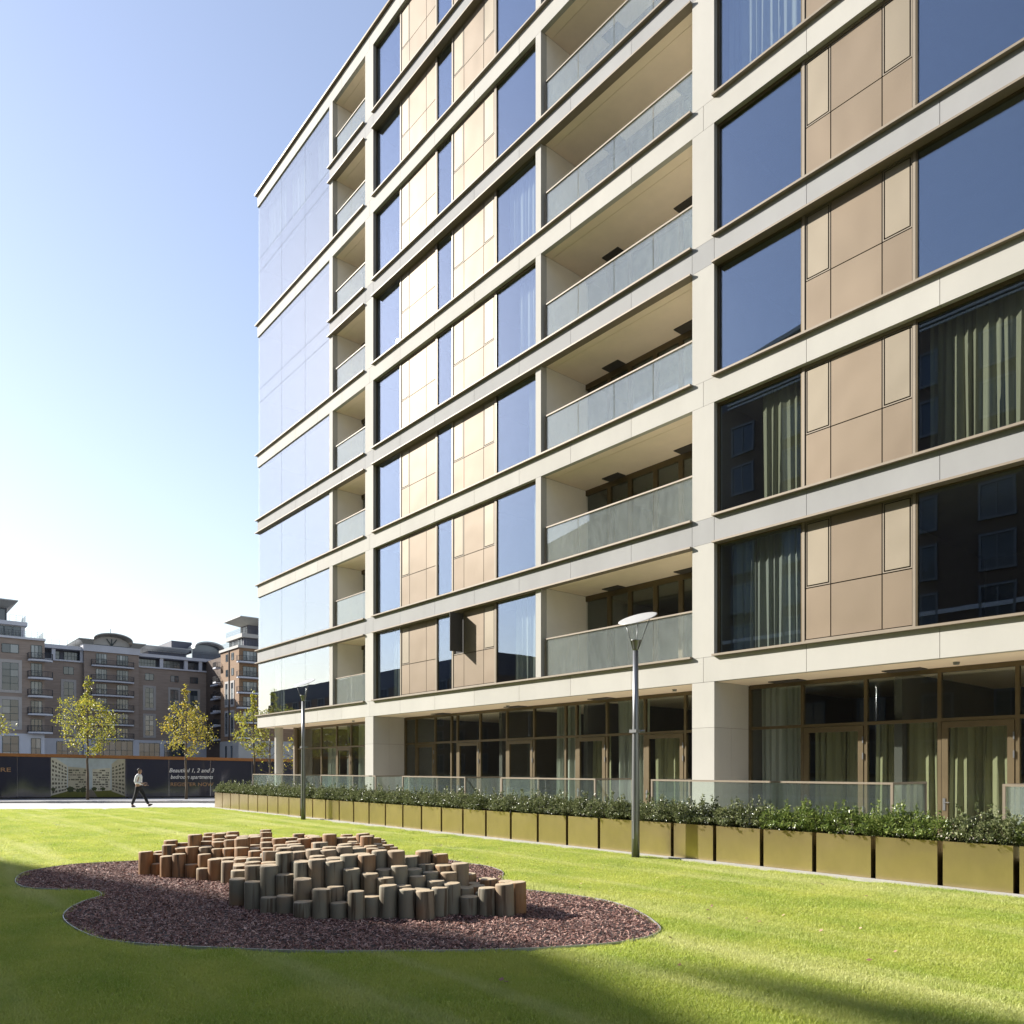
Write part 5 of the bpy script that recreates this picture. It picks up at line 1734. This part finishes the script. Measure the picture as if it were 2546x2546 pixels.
for x0, x1 in ((-157.6, -156.9), (-154.5, -153.8)):
    far_window(fc, ('y', 56.95), x0, x1, 3.0, 6.3, 1, 1, 'far_glass_dark')

# ------------------------------------------------------------------ the side of the square behind the camera (shades the lawn, shows in the windows)
def opp(name, label, poly, h, mat, wins, loc):
    t = thing(name, label, 'building', loc)
    MB().prism(poly, 0, h).build('wall', mat, t)
    return t


ob1 = opp('brick_corner_block', 'dark brick block behind the viewer whose roof edge shades the near lawn', [(-57.0, -21.9), (-42.6, -18.2), (-37.0, -19.75), (-37.0, -33), (-57.0, -33)], 24.0, 'brick_dark', None, (-48, -26, 0))
MB().prism([(-57.0, -28.6), (-30.0, -27.0), (-30.0, -38), (-57.0, -38)], 24.05, 33.3).build('penthouse', 'roof_dark', ob1)
MB().prism([(-56.8, -27.36), (-29.0, -30.9), (-29.0, -21.5)], 33.65, 33.95).build('roof', 'roof_lead', ob1)  # unseen slab, its triangle shaped to cast a wedge of shade on the lawn
ob2 = opp('brick_long_block', 'long dark brick block with white window surrounds, seen only reflected in the right-hand windows', [(-36.9, -22), (24, -22), (24, -36), (-36.9, -36)], 30.0, 'brick_dark', None, (-6, -28, 0))
MB().box(-36.9, 24, -36, -22.8, 30.0, 33.3).build('attic_storey', 'roof_dark', ob2)
lv = MB()
for i in range(9): lv.box(-36.0, 20, -22.78, -22.6, 30.4 + 0.3 * i, 30.55 + 0.3 * i)
lv.build('louvre', 'roof_lead', ob2)
for z in (11.6, 20.9):
    MB().box(-36.9, 24, -22.0, -21.9, z, z + 0.28).build('string_course', 'white_render', ob2)
wf = MB().box(0, 0.14, 0, 0.12, 0, 2.3).box(1.86, 2.0, 0, 0.12, 0, 2.3).box(0.14, 1.86, 0, 0.12, 0, 0.16).box(0.14, 1.86, 0, 0.12, 2.14, 2.3).box(0.96, 1.04, 0, 0.08, 0.16, 2.14).mesh('window', 'window_white')
wp = MB().box(0.14, 1.86, 0.005, 0.03, 0.16, 2.14).mesh('pane', 'far_glass_dark')
for f in range(9):
    for i in range(13):
        w_ = place('window', wf, ob2, (-35.2 + 4.4 * i + 6, -21.997 + 28, 1.4 + 3.1 * f))
        place('pane', wp, w_)
ob3 = opp('low_brick_terrace', 'low dark brick terrace behind the viewer, seen only reflected in the lowest windows', [(-125, -22), (-66, -22), (-66, -34), (-125, -34)], 12.2, 'brick_dark', None, (-95, -28, 0))
MB().prism([(-125, -22.5), (-66, -22.5), (-66, -34), (-125, -34)], 12.2, 14.6).build('attic_storey', 'roof_dark', ob3)
for f in range(4):
    for i in range(13):
        w_ = place('window', wf, ob3, (-124 + 4.4 * i + 95, -21.997 + 28, 1.2 + 2.9 * f))
        place('pane', wp, w_)
